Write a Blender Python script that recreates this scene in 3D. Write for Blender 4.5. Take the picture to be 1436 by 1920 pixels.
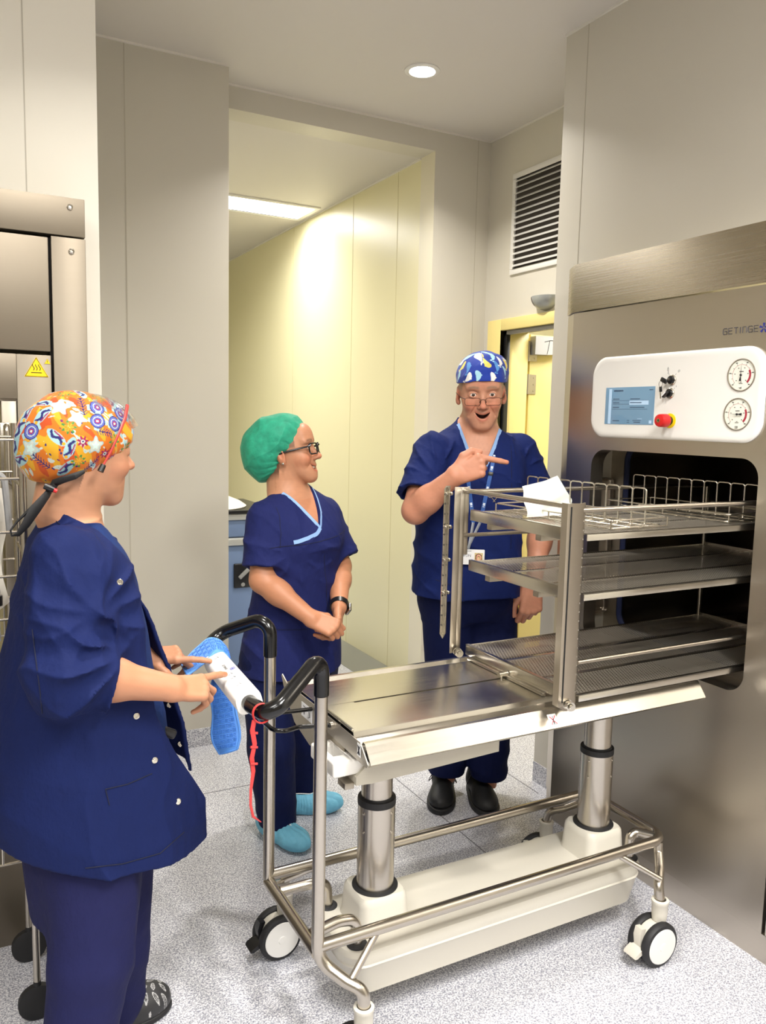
import bpy, bmesh, math, random
import numpy as np
from mathutils import Vector, Matrix
random.seed(7)
rng = np.random.default_rng(7)
for o in list(bpy.data.objects): bpy.data.objects.remove(o)
SC = bpy.context.scene
COL = SC.collection
V = Vector
PI = math.pi
# ------------------------------------------------------------------ camera
FPX = 1509.55
cam_d = bpy.data.cameras.new('camera'); cam = bpy.data.objects.new('camera', cam_d); COL.objects.link(cam)
cam_d.sensor_fit = 'VERTICAL'; cam_d.sensor_height = 24.0; cam_d.sensor_width = 36.0
cam_d.lens = 24.0*FPX/1920.0
cam_d.clip_start = 0.05; cam_d.clip_end = 60
R_ = ((0.88208948,-0.47054141,0.02255949),(-0.03396979,-0.11129866,-0.99320625),(0.46985551,0.87533045,-0.11415957))
m = Matrix(((R_[0][0],-R_[1][0],-R_[2][0],0),(R_[0][1],-R_[1][1],-R_[2][1],0),(R_[0][2],-R_[1][2],-R_[2][2],1.5),(0,0,0,1)))
cam.matrix_world = m
SC.camera = cam
# ------------------------------------------------------------------ world, exposure
w = bpy.data.worlds.new('world'); SC.world = w; w.use_nodes = True
w.node_tree.nodes['Background'].inputs[0].default_value = (0.9,0.92,1.0,1)
w.node_tree.nodes['Background'].inputs[1].default_value = 0.35
SC.view_settings.view_transform = 'Standard'; SC.view_settings.look = 'None'
SC.view_settings.gamma = 1.0; SC.view_settings.use_curve_mapping = False
SC.view_settings.exposure = 0.38
# ------------------------------------------------------------------ ceiling luminaires (position, size, power); each builder below models the fitting
CEIL = 2.97
PANELS = [((-0.9,0.2),(1.2,0.6),18),((0.95,-0.35),(0.6,1.2),52),((-0.9,-1.5),(1.2,0.6),24)]   # recessed panel lights of the main room
DOWNLIGHTS = [((1.81,3.11),14),((0.55,1.45),14),((1.3,0.3),13)]
CORR_PANEL = ((1.65,5.2),(1.0,0.32),13)
WARM = (1.0,0.985,0.96)
def area_light(name, loc, sx, sy, power, color=WARM, spread=PI):
    l = bpy.data.lights.new(name,'AREA'); l.shape='RECTANGLE'; l.size=sx; l.size_y=sy; l.energy=power; l.color=color; l.spread=spread
    o = bpy.data.objects.new(name,l); COL.objects.link(o); o.location=loc
    return o
# ------------------------------------------------------------------ materials
def srgb(r,g,b):
    f=lambda c: (c/12.92 if c<=0.04045 else ((c+0.055)/1.055)**2.4)
    return (f(r/255),f(g/255),f(b/255),1)
MATS={}
def mat(name, col, rough=0.5, metal=0.0, spec=0.5, **k):
    if name in MATS: return MATS[name]
    M=bpy.data.materials.new(name); M.use_nodes=True; MATS[name]=M
    nt=M.node_tree; b=nt.nodes['Principled BSDF']
    b.inputs['Base Color'].default_value=col if len(col)==4 else (*col,1)
    b.inputs['Roughness'].default_value=rough; b.inputs['Metallic'].default_value=metal
    b.inputs['Specular IOR Level'].default_value=spec
    if 'coat' in k: b.inputs['Coat Weight'].default_value=k['coat']; b.inputs['Coat Roughness'].default_value=k.get('coatr',0.1)
    if 'trans' in k: b.inputs['Transmission Weight'].default_value=k['trans']; b.inputs['IOR'].default_value=k.get('ior',1.45)
    if 'alpha' in k: b.inputs['Alpha'].default_value=k['alpha']
    if 'sss' in k:
        b.inputs['Subsurface Weight'].default_value=k['sss']; b.inputs['Subsurface Radius'].default_value=(0.012,0.005,0.003); b.inputs['Subsurface Scale'].default_value=0.6
    if 'sheen' in k: b.inputs['Sheen Weight'].default_value=k['sheen']; b.inputs['Sheen Roughness'].default_value=0.4
    if 'emit' in k: b.inputs['Emission Color'].default_value=(*k['emit'][:3],1); b.inputs['Emission Strength'].default_value=k.get('es',1)
    if 'noise' in k:      # (scale xyz, bump strength, bump distance, colour variation, roughness variation)
        sc,bs,bd,cv,rv=k['noise']
        tc=nt.nodes.new('ShaderNodeTexCoord'); mp=nt.nodes.new('ShaderNodeMapping'); mp.inputs['Scale'].default_value=sc
        nz=nt.nodes.new('ShaderNodeTexNoise'); nz.inputs['Scale'].default_value=1; nz.inputs['Detail'].default_value=k.get('detail',3)
        nt.links.new(tc.outputs['Object'],mp.inputs[0]); nt.links.new(mp.outputs[0],nz.inputs['Vector'])
        if bs:
            bp=nt.nodes.new('ShaderNodeBump'); bp.inputs['Strength'].default_value=bs; bp.inputs['Distance'].default_value=bd
            nt.links.new(nz.outputs['Fac'],bp.inputs['Height']); nt.links.new(bp.outputs[0],b.inputs['Normal'])
        if cv:
            mx=nt.nodes.new('ShaderNodeMix'); mx.data_type='RGBA'; c=b.inputs['Base Color'].default_value
            mx.inputs['A'].default_value=[min(1,v*(1-cv)) for v in c[:3]]+[1]; mx.inputs['B'].default_value=[min(1,v*(1+cv)) for v in c[:3]]+[1]
            nt.links.new(nz.outputs['Fac'],mx.inputs['Factor']); nt.links.new(mx.outputs['Result'],b.inputs['Base Color'])
        if rv:
            mr=nt.nodes.new('ShaderNodeMapRange'); mr.inputs['From Min'].default_value=.25; mr.inputs['From Max'].default_value=.75
            mr.inputs['To Min'].default_value=max(0.02,rough-rv); mr.inputs['To Max'].default_value=rough+rv
            nt.links.new(nz.outputs['Fac'],mr.inputs['Value']); nt.links.new(mr.outputs[0],b.inputs['Roughness'])
    if 'attr' in k:
        a=nt.nodes.new('ShaderNodeVertexColor'); a.layer_name=k['attr']; nt.links.new(a.outputs['Color'],b.inputs['Base Color'])
    return M
# ------------------------------------------------------------------ mesh building
class MB:
    def __init__(s): s.v=[]; s.f=[]; s.m=[]; s.mats=[]; s.cur=0; s.sm=[]
    def mat(s,M):
        if M not in s.mats: s.mats.append(M)
        s.cur=s.mats.index(M); return s
    def add(s,vs,fs,smooth=False):
        n=len(s.v); s.v+= [tuple(v) for v in vs]; s.f+=[tuple(i+n for i in f) for f in fs]; s.m+=[s.cur]*len(fs); s.sm+=[smooth]*len(fs); return s
    def box(s,x0,x1,y0,y1,z0,z1,bev=0.0,seg=2,M=None):
        bm=bmesh.new(); bmesh.ops.create_cube(bm,size=1)
        for v in bm.verts: v.co=V(((x0+x1)/2+v.co.x*(x1-x0),(y0+y1)/2+v.co.y*(y1-y0),(z0+z1)/2+v.co.z*(z1-z0)))
        if bev: bmesh.ops.bevel(bm,geom=bm.edges[:],offset=bev,segments=seg,affect='EDGES',profile=0.5)
        if M is not None: bm.transform(M)
        bm.verts.ensure_lookup_table()
        s.add([v.co[:] for v in bm.verts],[[v.index for v in f.verts] for f in bm.faces],smooth=bev>0 and seg>2); bm.free(); return s
    def obox(s,c,ax,sz,bev=0,seg=2):
        """box centred c with axes matrix ax (3 columns) and sizes"""
        M=Matrix.Translation(V(c))@ax.to_4x4()
        return s.box(-sz[0]/2,sz[0]/2,-sz[1]/2,sz[1]/2,-sz[2]/2,sz[2]/2,bev,seg,M)
    def tube(s,pts,r,n=12,caps=True,closed=False,flat=None):
        pts=[V(p) for p in pts]; k=len(pts)
        rs=r if hasattr(r,'__len__') else [r]*k
        # frames
        T=[]
        for i in range(k):
            a=pts[(i-1)%k] if (closed or i>0) else pts[0]; b=pts[(i+1)%k] if (closed or i<k-1) else pts[-1]
            t=(b-a); t=t.normalized() if t.length>1e-9 else V((0,0,1)); T.append(t)
        up=V((0,0,1)) if abs(T[0].z)<0.9 else V((1,0,0))
        N=(up-T[0]*up.dot(T[0])).normalized(); vs=[];
        for i in range(k):
            N=(N-T[i]*N.dot(T[i])); N=N.normalized() if N.length>1e-6 else N
            B=T[i].cross(N)
            for j in range(n):
                a=2*PI*j/n; fy=1 if flat is None else flat
                vs.append(pts[i]+(N*math.cos(a)+B*math.sin(a)*fy)*rs[i])
        fs=[]
        for i in range(k if closed else k-1):
            for j in range(n):
                fs.append((i*n+j,i*n+(j+1)%n,((i+1)%k)*n+(j+1)%n,((i+1)%k)*n+j))
        s.add(vs,fs,True)
        if caps and not closed:
            s.add(vs[:n],[tuple(range(n))[::-1]]); s.add(vs[-n:],[tuple(range(n))])
        return s
    def cyl(s,a,b,r,n=24,r2=None):
        return s.tube([a,b],[r,r if r2 is None else r2],n)
    def lathe(s,c,axis,prof,n=32):
        """prof: list of (radius, distance along axis)"""
        c=V(c); A=V(axis).normalized(); up=V((0,0,1)) if abs(A.z)<.9 else V((1,0,0)); N=(up-A*up.dot(A)).normalized(); B=A.cross(N)
        vs=[];
        for r,h in prof:
            for j in range(n):
                a=2*PI*j/n; vs.append(c+A*h+(N*math.cos(a)+B*math.sin(a))*max(r,1e-5))
        fs=[(i*n+j,i*n+(j+1)%n,(i+1)*n+(j+1)%n,(i+1)*n+j) for i in range(len(prof)-1) for j in range(n)]
        s.add(vs,fs,True); return s
    def prism(s,poly,off,smooth=False):
        """closed polygon (3d points) extruded by vector off"""
        n=len(poly); off=V(off); a=[V(p) for p in poly]; b=[p+off for p in a]
        s.add(a+b,[tuple(range(n))[::-1],tuple(range(n,2*n))]); s.add(a+b,[(i,(i+1)%n,n+(i+1)%n,n+i) for i in range(n)],smooth); return s
    def sheet(s,grid,th=0.0,smooth=True):
        """grid[i][j] of points, thickened along normals"""
        G=np.array([[tuple(p) for p in r] for r in grid],float); a,b=G.shape[:2]
        du=np.gradient(G,axis=0); dv=np.gradient(G,axis=1); n=np.cross(du,dv); n/=np.linalg.norm(n,axis=2,keepdims=True)+1e-12
        A=(G+n*th/2).reshape(-1,3); B=(G-n*th/2).reshape(-1,3); N=a*b
        fs=[]
        for i in range(a-1):
            for j in range(b-1):
                q=(i*b+j,(i+1)*b+j,(i+1)*b+j+1,i*b+j+1); fs.append(q); fs.append(tuple(x+N for x in q[::-1]))
        rim=[(0,j) for j in range(b)]+[(i,b-1) for i in range(1,a)]+[(a-1,j) for j in range(b-2,-1,-1)]+[(i,0) for i in range(a-2,0,-1)]
        ids=[i*b+j for i,j in rim]
        for k in range(len(ids)):
            p,q=ids[k],ids[(k+1)%len(ids)]; fs.append((p,q,q+N,p+N))
        s.add(np.vstack([A,B]).tolist(),fs,smooth); return s
    def build(s,name,M=None,parent=None,recalc=True):
        off=V((0,0,0))
        if parent is not None: off=wloc(parent)
        else:
            A=np.array(s.v); off=V(((A[:,0].min()+A[:,0].max())/2,(A[:,1].min()+A[:,1].max())/2,A[:,2].min()))
        me=bpy.data.meshes.new(name); me.from_pydata([(v[0]-off.x,v[1]-off.y,v[2]-off.z) for v in s.v],[],s.f)
        mats=s.mats if s.mats else [M]
        for q in mats: me.materials.append(q)
        if s.mats: me.polygons.foreach_set('material_index',s.m)
        me.polygons.foreach_set('use_smooth',s.sm)
        me.validate()
        if recalc:
            bm=bmesh.new(); bm.from_mesh(me); bmesh.ops.remove_doubles(bm,verts=bm.verts,dist=1e-6); bmesh.ops.recalc_face_normals(bm,faces=bm.faces)
            bm.to_mesh(me); bm.free()
        try: me.set_sharp_from_angle(angle=math.radians(42))
        except Exception: pass
        o=bpy.data.objects.new(name,me); COL.objects.link(o)
        if parent is not None: o.parent=parent
        else: o.location=off
        return o
def split_build(mb,name,M,parent,group=1):
    """build every connected piece (or every `group` consecutive pieces) as an object of its own"""
    n=len(mb.v); par=list(range(n))
    def fd(a):
        while par[a]!=a: par[a]=par[par[a]]; a=par[a]
        return a
    for f in mb.f:
        r=fd(f[0])
        for i in f[1:]: par[fd(i)]=r
    comp={}
    # pieces closer than touching share welded positions
    pos={}
    for i,v in enumerate(mb.v):
        k=tuple(round(c,5) for c in v)
        if k in pos: par[fd(i)]=fd(pos[k])
        else: pos[k]=i
    order=[]
    for k,f in enumerate(mb.f):
        r=fd(f[0])
        if r not in comp: comp[r]=[]; order.append(r)
        comp[r].append(k)
    out=[]
    for i in range(0,len(order),group):
        q=MB(); q.mats=list(mb.mats); mp={}
        for r in order[i:i+group]:
            for k in comp[r]:
                f=[]
                for a in mb.f[k]:
                    if a not in mp: mp[a]=len(q.v); q.v.append(mb.v[a])
                    f.append(mp[a])
                q.f.append(tuple(f)); q.m.append(mb.m[k]); q.sm.append(mb.sm[k])
        out.append(q.build(name,M,parent))
    return out
def wloc(o):
    l=V(o.location)
    while o.parent: o=o.parent; l+=V(o.location)
    return l
def thing(name,label,cat,loc,group=None):
    o=bpy.data.objects.new(name,None); COL.objects.link(o); o.location=loc; o.empty_display_size=0.1
    o['label']=label; o['category']=cat
    if group: o['group']=group
    return o
def tag(o,label,cat,group=None):
    o['label']=label; o['category']=cat
    if group: o['group']=group
    return o
def struct(o,label=None,cat='wall'):
    o['kind']='structure'
    if label: o['label']=label; o['category']=cat
    return o
def fillet(pts,r,n=6,closed=False):
    pts=[V(p) for p in pts]; out=[]; k=len(pts)
    rr=r if hasattr(r,'__len__') else [r]*k
    for i in range(k):
        if not closed and i in (0,k-1): out.append(pts[i]); continue
        p=pts[i]; a=pts[(i-1)%k]-p; b=pts[(i+1)%k]-p
        la,lb=a.length,b.length; a.normalize(); b.normalize(); ang=a.angle(b)
        if abs(ang-PI)<1e-3 or rr[i]<=0: out.append(p); continue
        d=min(rr[i]/math.tan(ang/2),la*.49,lb*.49); rad=d*math.tan(ang/2)
        c=p+(a+b).normalized()*(rad/math.sin(ang/2)); s0=p+a*d-c; s1=p+b*d-c
        for t in range(n+1):
            u=t/n; th=s0.angle(s1); q=(s0*math.sin((1-u)*th)+s1*math.sin(u*th))/math.sin(th) if th>1e-5 else s0
            out.append(c+q)
    return out
def rrect(u0,u1,v0,v1,r,n=8):
    P=[]
    for cu,cv,a0 in ((u1-r,v1-r,0),(u0+r,v1-r,90),(u0+r,v0+r,180),(u1-r,v0+r,270)):
        for i in range(n+1):
            a=math.radians(a0+90*i/n); P.append((cu+r*math.cos(a),cv+r*math.sin(a)))
    return P
def text_mesh(name,txt,size,loc,right,up,M,parent,depth=0.0006,shear=0,align='LEFT',sx=1.0):
    """text converted to mesh, in the plane (right, up) at loc"""
    c=bpy.data.curves.new(name,'FONT'); c.body=txt; c.size=size; c.extrude=depth; c.shear=shear; c.align_x=align
    o=bpy.data.objects.new(name,c); COL.objects.link(o)
    bpy.context.view_layer.update()
    me=bpy.data.meshes.new_from_object(o.evaluated_get(bpy.context.evaluated_depsgraph_get()))
    bpy.data.objects.remove(o)
    r=V(right).normalized(); u=V(up).normalized(); n=r.cross(u)
    off=wloc(parent) if parent else V((0,0,0))
    for v in me.vertices:
        v.co=V(loc)-off+r*v.co.x*sx+u*v.co.y+n*v.co.z
    me.materials.clear(); me.materials.append(M)
    o=bpy.data.objects.new(name,me); COL.objects.link(o); o.parent=parent
    return o
# --- material library
steel=mat('brushed_steel',srgb(196,188,176),0.33,1.0,noise=((2,2,320),.02,.0001,.02,.035))
steel_h=mat('brushed_steel_flat',srgb(205,200,190),0.24,1.0,noise=((2,260,260),.02,.0001,.02,.03))
steel_v=mat('steel_tube',srgb(186,179,168),0.27,1.0)
steel_dull=mat('dull_steel',srgb(172,164,150),0.42,1.0)
chrome=mat('chrome_wire',srgb(200,194,182),0.26,1.0)
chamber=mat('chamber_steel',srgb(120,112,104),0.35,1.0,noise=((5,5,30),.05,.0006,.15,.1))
blackp=mat('black_plastic',srgb(22,22,24),0.32,0)
blackg=mat('black_gloss_grip',srgb(14,14,15),0.18,0)
rubber=mat('black_rubber',srgb(30,30,32),0.6,0)
cream=mat('cream_plastic',srgb(212,207,194),0.38,0,noise=((300,300,300),.05,.0003,.015,.04))
cream2=mat('white_plastic',srgb(238,235,228),0.3,0)
wallm=mat('wall_paint',srgb(208,203,190),0.42,0,noise=((3,3,1.2),.05,.004,.012,.06))
corrm=mat('corridor_vinyl_warm_lit',srgb(226,219,180),0.33,0,noise=((2.5,2.5,1.0),.02,.003,.0,.02))  # yellower than the wall paint: the corridor's warm light put into the colour
ceilm=mat('ceiling_paint',srgb(216,211,204),0.6,0)
seamm=mat('wall_seam',srgb(190,184,168),0.5)
doory=mat('yellow_door_paint',srgb(232,214,140),0.4)
white=mat('white_enamel',srgb(230,228,223),0.35)
darkm=mat('dark_gap',srgb(12,12,13),0.7)
greytext=mat('grey_print',srgb(90,90,95),0.5)
bluetext=mat('blue_print',srgb(30,50,150),0.5)
black_ink=mat('black_print',srgb(25,25,30),0.5)
redp=mat('red_plastic',srgb(196,28,30),0.3)
yellowp=mat('yellow_sticker',srgb(245,205,20),0.4)
whitest=mat('white_sticker',srgb(236,236,236),0.4)
# ================================================================== ROOM
def floor_mat():
    M=bpy.data.materials.new('speckled_vinyl'); M.use_nodes=True; nt=M.node_tree; b=nt.nodes['Principled BSDF']
    tc=nt.nodes.new('ShaderNodeTexCoord')
    n1=nt.nodes.new('ShaderNodeTexNoise'); n1.inputs['Scale'].default_value=210; n1.inputs['Detail'].default_value=2; n1.inputs['Roughness'].default_value=.6
    r1=nt.nodes.new('ShaderNodeValToRGB'); e=r1.color_ramp.elements
    e[0].position=.33; e[0].color=srgb(128,130,146); e[1].position=.62; e[1].color=srgb(236,236,238)
    q=e.new(.46); q.color=srgb(190,191,198); q=e.new(.54); q.color=srgb(215,215,220)
    n2=nt.nodes.new('ShaderNodeTexVoronoi'); n2.inputs['Scale'].default_value=330
    r2=nt.nodes.new('ShaderNodeValToRGB'); e=r2.color_ramp.elements; e[0].position=.70; e[0].color=(0,0,0,1); e[1].position=.72; e[1].color=(1,1,1,1)
    sx=nt.nodes.new('ShaderNodeSeparateColor')
    mx=nt.nodes.new('ShaderNodeMix'); mx.data_type='RGBA'; mx.inputs['B'].default_value=srgb(96,98,120)
    n3=nt.nodes.new('ShaderNodeTexNoise'); n3.inputs['Scale'].default_value=3.0
    mm=nt.nodes.new('ShaderNodeMath'); mm.operation='MULTIPLY'; mm.inputs[1].default_value=.55
    L=nt.links.new
    for n in (n1,n2,n3): L(tc.outputs['Object'],n.inputs['Vector'])
    L(n1.outputs['Fac'],r1.inputs[0]); L(n2.outputs['Color'],sx.inputs[0]); L(sx.outputs[0],r2.inputs[0]); L(r2.outputs[0],mm.inputs[0]); L(mm.outputs[0],mx.inputs['Factor'])
    L(r1.outputs[0],mx.inputs['A']); L(mx.outputs['Result'],b.inputs['Base Color'])
    b.inputs['Roughness'].default_value=.36
    return M
floorm=floor_mat()
def S(name,x0,x1,y0,y1,z0,z1,M,bev=0):
    return struct(MB().box(x0,x1,y0,y1,z0,z1,bev).build(name,M))
HDR=2.866     # head of the corridor opening
XW=2.57; XB=2.12; YB=2.555; YC=3.672; YN=3.49; XN=1.088; XA=0.395; YA=2.5
S('floor',-3.0,5.2,-2.6,9.0,-0.1,0,floorm)
S('ceiling',-3.0,2.75,-2.6,YC+.14,CEIL,CEIL+.1,ceilm)
# corridor beyond the opening
S('ceiling_corridor',-0.6,2.4,YC+.14,9.0,HDR,HDR+.1,ceilm)
S('wall_corridor_right',2.228,2.4,YC+.14,9.0,0,HDR+.05,corrm)
S('wall_corridor_end',-0.6,2.4,8.9,9.1,0,HDR+.05,corrm)
S('wall_corridor_left',-0.6,-0.45,YC+.3,9.0,0,HDR+.05,corrm)
# back wall with the opening: header and right pier, one wall
b=MB(); b.box(-0.6,2.228,YC,YC+.14,HDR,CEIL); b.box(2.228,XW+.15,YC,YC+.14,0,CEIL); struct(b.build('wall_back',wallm))
struct(MB().box(2.2265,2.2285,YC+.001,YC+.139,0,HDR).build('trim_1',mat('corner_bead',srgb(225,218,196),.4)))
# nib wall standing slightly forward of the back wall
S('wall_nib',-0.3,XN,YN,YC+.14,0,CEIL,wallm,.004)
# left block that holds the other steriliser
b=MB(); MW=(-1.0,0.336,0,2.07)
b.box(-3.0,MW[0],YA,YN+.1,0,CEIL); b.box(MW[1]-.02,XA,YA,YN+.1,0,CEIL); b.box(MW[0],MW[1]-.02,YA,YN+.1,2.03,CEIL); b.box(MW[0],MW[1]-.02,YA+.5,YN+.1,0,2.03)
struct(b.build('wall_left_block',mat('wall_paint_lit',srgb(226,221,207),0.40,0,noise=((3,3,1.2),.05,.004,.012,.06))))  # same vinyl as the other walls, made paler so it looks brighter lit
# right block that holds the steriliser
b=MB(); SY0,SY1=1.15,2.33
b.box(XB,XW+.15,SY1-.03,YB,0,CEIL); b.box(XB,XW+.15,-2.6,SY0+.03,0,CEIL); b.box(XB,XW+.15,SY0+.03,SY1-.03,2.02,CEIL)
struct(b.build('wall_right_block',wallm))
# wall beyond with door and vent
DY0,DY1,DZ=2.62,3.50,1.975
b=MB(); b.box(XW,XW+.15,DY1,YC+.05,0,CEIL); b.box(XW,XW+.15,YB-.02,DY1,DZ,CEIL); b.box(XW,XW+.15,YB-.02,DY0,0,DZ)
struct(b.build('wall_right',wallm))
S('wall_behind',-3.0,2.75,-2.75,-2.6,0,CEIL,mat('wall_behind_paint',srgb(132,124,108),.5))
S('wall_left',-3.1,-3.0,-2.75,YA+.1,0,CEIL,mat('wall_left_paint',srgb(170,164,148),.5))
# store room seen past the open door
S('wall_store_back',4.3,4.4,2.0,4.6,0,2.6,corrm); S('wall_store_side',XW+.15,4.4,4.4,4.5,0,2.6,corrm); S('wall_store_front',XW+.15,4.4,1.9,2.0,0,2.6,corrm)
S('ceiling_store',XW+.15,4.4,1.9,4.5,2.5,2.6,ceilm)
# welded vinyl seams of the wall sheet
def seam(i,x0,x1,y0,y1,z0,z1,M=seamm): S('trim_%d'%i,x0,x1,y0,y1,z0,z1,M)
seam(2,0.655,0.659,YN-.0012,YN+.002,0,CEIL); seam(3,2.488,2.491,YC-.0012,YC+.002,0,CEIL)
seam(4,XB-.0012,XB+.002,2.432,2.435,2.06,CEIL); seam(5,0.205,0.208,YA-.0012,YA+.002,2.07,CEIL)
seam(6,2.2268,2.2292,4.055,4.058,0,HDR,mat('corridor_seam',srgb(206,196,150),.5)); seam(7,2.2268,2.2292,4.62,4.623,0,HDR,MATS['corridor_seam'])
seam(8,2.2268,2.2292,5.6,5.603,0,HDR,MATS['corridor_seam'])
# ceiling beads
bead=mat('ceiling_bead',srgb(228,224,214),.45)
seam(9,XN,XW,YC-.008,YC,CEIL-.008,CEIL,bead); seam(10,XA,XN,YN-.008,YN,CEIL-.008,CEIL,bead); seam(11,XW-.008,XW,YB,YC,CEIL-.008,CEIL,bead)
seam(12,XB-.008,XB,-2.6,YB,CEIL-.008,CEIL,bead); seam(13,2.220,2.228,YC+.14,8.9,HDR-.008,HDR,bead)
# coved vinyl skirting (floor sheet turned up) and corridor cove
skirt=mat('grey_cove_vinyl',srgb(128,128,118),.35)
b=MB(); n=8
prof=[(2.228-.001,.05)]+[(2.228-.05*(1-math.cos(a)) if False else 2.228-.16*math.sin(a),.05-.05*math.sin(a) if False else .05*(1-math.sin(a))) for a in [PI/2*i/n for i in range(1,n+1)]]
b.sheet([[(x,y,z+.001) for x,z in prof] for y in (YC+.14,8.9)],.003); struct(b.build('baseboard_corridor',skirt))
S('baseboard_nib',XA,XN+.002,YN-.004,YN,0,.085,floorm)
S('baseboard_back',2.228,XW,YC-.004,YC,0,.085,floorm); S('baseboard_right',XB-.004,XB,SY1,YB,0,.085,floorm)
# floor weld lines
weld=mat('floor_weld',srgb(120,120,126),.5)
S('trim_14',1.60,1.604,2.15,9.0,0,.0008,weld); S('trim_15',2.06,2.064,2.45,3.6,0,.0008,weld); S('trim_16',-3,XB,3.02,3.024,0,.0008,weld)

# ---------------- ceiling lights
emw=mat('lamp_diffuser',(1,1,1),.5,emit=(1.0,.97,.92),es=9.0)
emd=mat('lamp_lens',(1,1,1),.5,emit=(1.0,.96,.92),es=22.0)
def panel_light(x,y,sx,sy,p,z,label):
    t=thing('ceiling_light',label,'ceiling light',(x,y,z))
    f=MB(); w=.03
    for a in ((x-sx/2-w,x+sx/2+w,y-sy/2-w,y-sy/2),(x-sx/2-w,x+sx/2+w,y+sy/2,y+sy/2+w),(x-sx/2-w,x-sx/2,y-sy/2,y+sy/2),(x+sx/2,x+sx/2+w,y-sy/2,y+sy/2)): f.box(a[0],a[1],a[2],a[3],z-.012,z-.0005,.002)
    f.build('frame',white,t); MB().box(x-sx/2,x+sx/2,y-sy/2,y+sy/2,z-.006,z-.002).build('diffuser',emw,t)
    area_light('panel_lamp',(x,y,z-.03),sx*.95,sy*.95,p,spread=math.radians(160))
panel_light(*PANELS[0][0],*PANELS[0][1],PANELS[0][2],CEIL,'recessed white panel light in the main ceiling, left of the trolley')
panel_light(*PANELS[1][0],*PANELS[1][1],PANELS[1][2],CEIL,'recessed white panel light in the main ceiling, nearest the control panel')
panel_light(*PANELS[2][0],*PANELS[2][1],PANELS[2][2],CEIL,'recessed white panel light at the rear of the room')
panel_light(*CORR_PANEL[0],*CORR_PANEL[1],CORR_PANEL[2],HDR,'bright rectangular ceiling light in the lower corridor ceiling')
panel_light(0.35,5.2,1.0,.32,23,HDR,'added unseen rectangular fill light in the corridor ceiling, left of the bright one')  # added panel, hidden behind the nib wall, to fill the corridor with light
DL=['round recessed downlight glowing in the main ceiling above the man','round recessed downlight in the ceiling over the trolley','round recessed downlight in the ceiling nearest the camera']
for ((x,y),p),lb in zip(DOWNLIGHTS,DL):
    t=thing('downlight',lb,'downlight',(x,y,CEIL),'round downlights of the main ceiling')
    MB().lathe((x,y,CEIL),(0,0,-1),[(.075,0),(.075,.004),(.07,.007),(.056,.007),(.052,.002),(.052,0)]).build('trim_ring',white,t)
    MB().lathe((x,y,CEIL),(0,0,-1),[(.052,.001),(.04,.004),(.0,.006)]).build('lens',emd,t)
    l=bpy.data.lights.new('downlight_lamp','AREA'); l.shape='DISK'; l.size=.11; l.energy=p; l.color=(1,.95,.88); l.spread=math.radians(130)
    o=bpy.data.objects.new('downlight_lamp',l); COL.objects.link(o); o.location=(x,y,CEIL-.02)
area_light('store_lamp',(3.5,2.9,2.45),.9,.5,16)
t=thing('ceiling_light','ceiling light of the room beyond the yellow door','ceiling light',(3.5,2.9,2.5))
MB().box(3.05,3.95,2.65,3.15,2.485,2.499).build('diffuser',emw,t)

# ---------------- vent
t=thing('air_vent','white louvred air vent high on the wall above the yellow door','vent',(XW,3.27,2.25))
vy0,vy1,vz0,vz1=2.80,3.455,2.25,2.75; fw=.028
f=MB()
for a in ((vy0,vy1,vz0,vz0+fw),(vy0,vy1,vz1-fw,vz1),(vy0,vy0+fw,vz0+fw,vz1-fw),(vy1-fw,vy1,vz0+fw,vz1-fw)): f.box(XW-.012,XW,a[0],a[1],a[2],a[3],.003)
f.build('frame',white,t)
MB().box(XW-.002,XW-.0005,vy0+fw,vy1-fw,vz0+fw,vz1-fw).build('backing',mat('vent_dark',srgb(70,64,60),.8),t)
n=15; l=MB()
for i in range(n):
    z=vz0+fw+(i+.5)*(vz1-vz0-2*fw)/n
    ax=Matrix.Rotation(math.radians(-38),3,'Y'); l.obox((XW-.014,(vy0+vy1)/2,z),ax,(.026,vy1-vy0-2*fw,.0016))
l.build('louvre_blades',white,t)

# ---------------- motion sensor above the door
t=thing('motion_sensor','silver dome motion sensor with red lens above the yellow door frame','sensor',(XW,3.16,2.08))
b=MB(); g=[]
for i in range(13):
    u=i/12*PI/2; g.append([(XW-.065*math.cos(u)*1.0, 3.155+.085*math.cos(v) *(.35+.65*1) , 0) for v in [0]])
b=MB(); vs=[];fs=[]; nu,nv=12,24
for i in range(nu+1):
    a=PI/2*i/nu      # from rim (z top) down to the bottom
    for j in range(nv+1):
        v=PI*j/nv    # around half dome from +y to -y
        vs.append((XW-.075*math.sin(v)*math.cos(a),3.155+.082*math.cos(v)*math.cos(a),2.108-.066*math.sin(a)))
for i in range(nu):
    for j in range(nv): fs.append((i*(nv+1)+j,i*(nv+1)+j+1,(i+1)*(nv+1)+j+1,(i+1)*(nv+1)+j))
b.add(vs,fs,True); b.add([vs[j] for j in range(nv+1)],[tuple(range(nv+1))])
b.build('dome',mat('silver_plastic',srgb(170,174,176),.35,.4),t)
b=MB(); vs=[];fs=[]
for i in range(7):
    a=PI/2*(.03+.42*i/6)
    for j in range(9):
        v=PI*(.10+.24*j/8); k=1.015 if i<6 else 1.0
        vs.append((XW-.0755*math.sin(v)*math.cos(a)*k,3.155+.0825*math.cos(v)*math.cos(a)*k,2.108-.066*math.sin(a)*k))
for i in range(6):
    for j in range(8): fs.append((i*9+j,i*9+j+1,(i+1)*9+j+1,(i+1)*9+j))
b.add(vs,fs,True).build('lens',mat('red_lens',srgb(110,20,26),.1),t)

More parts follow.
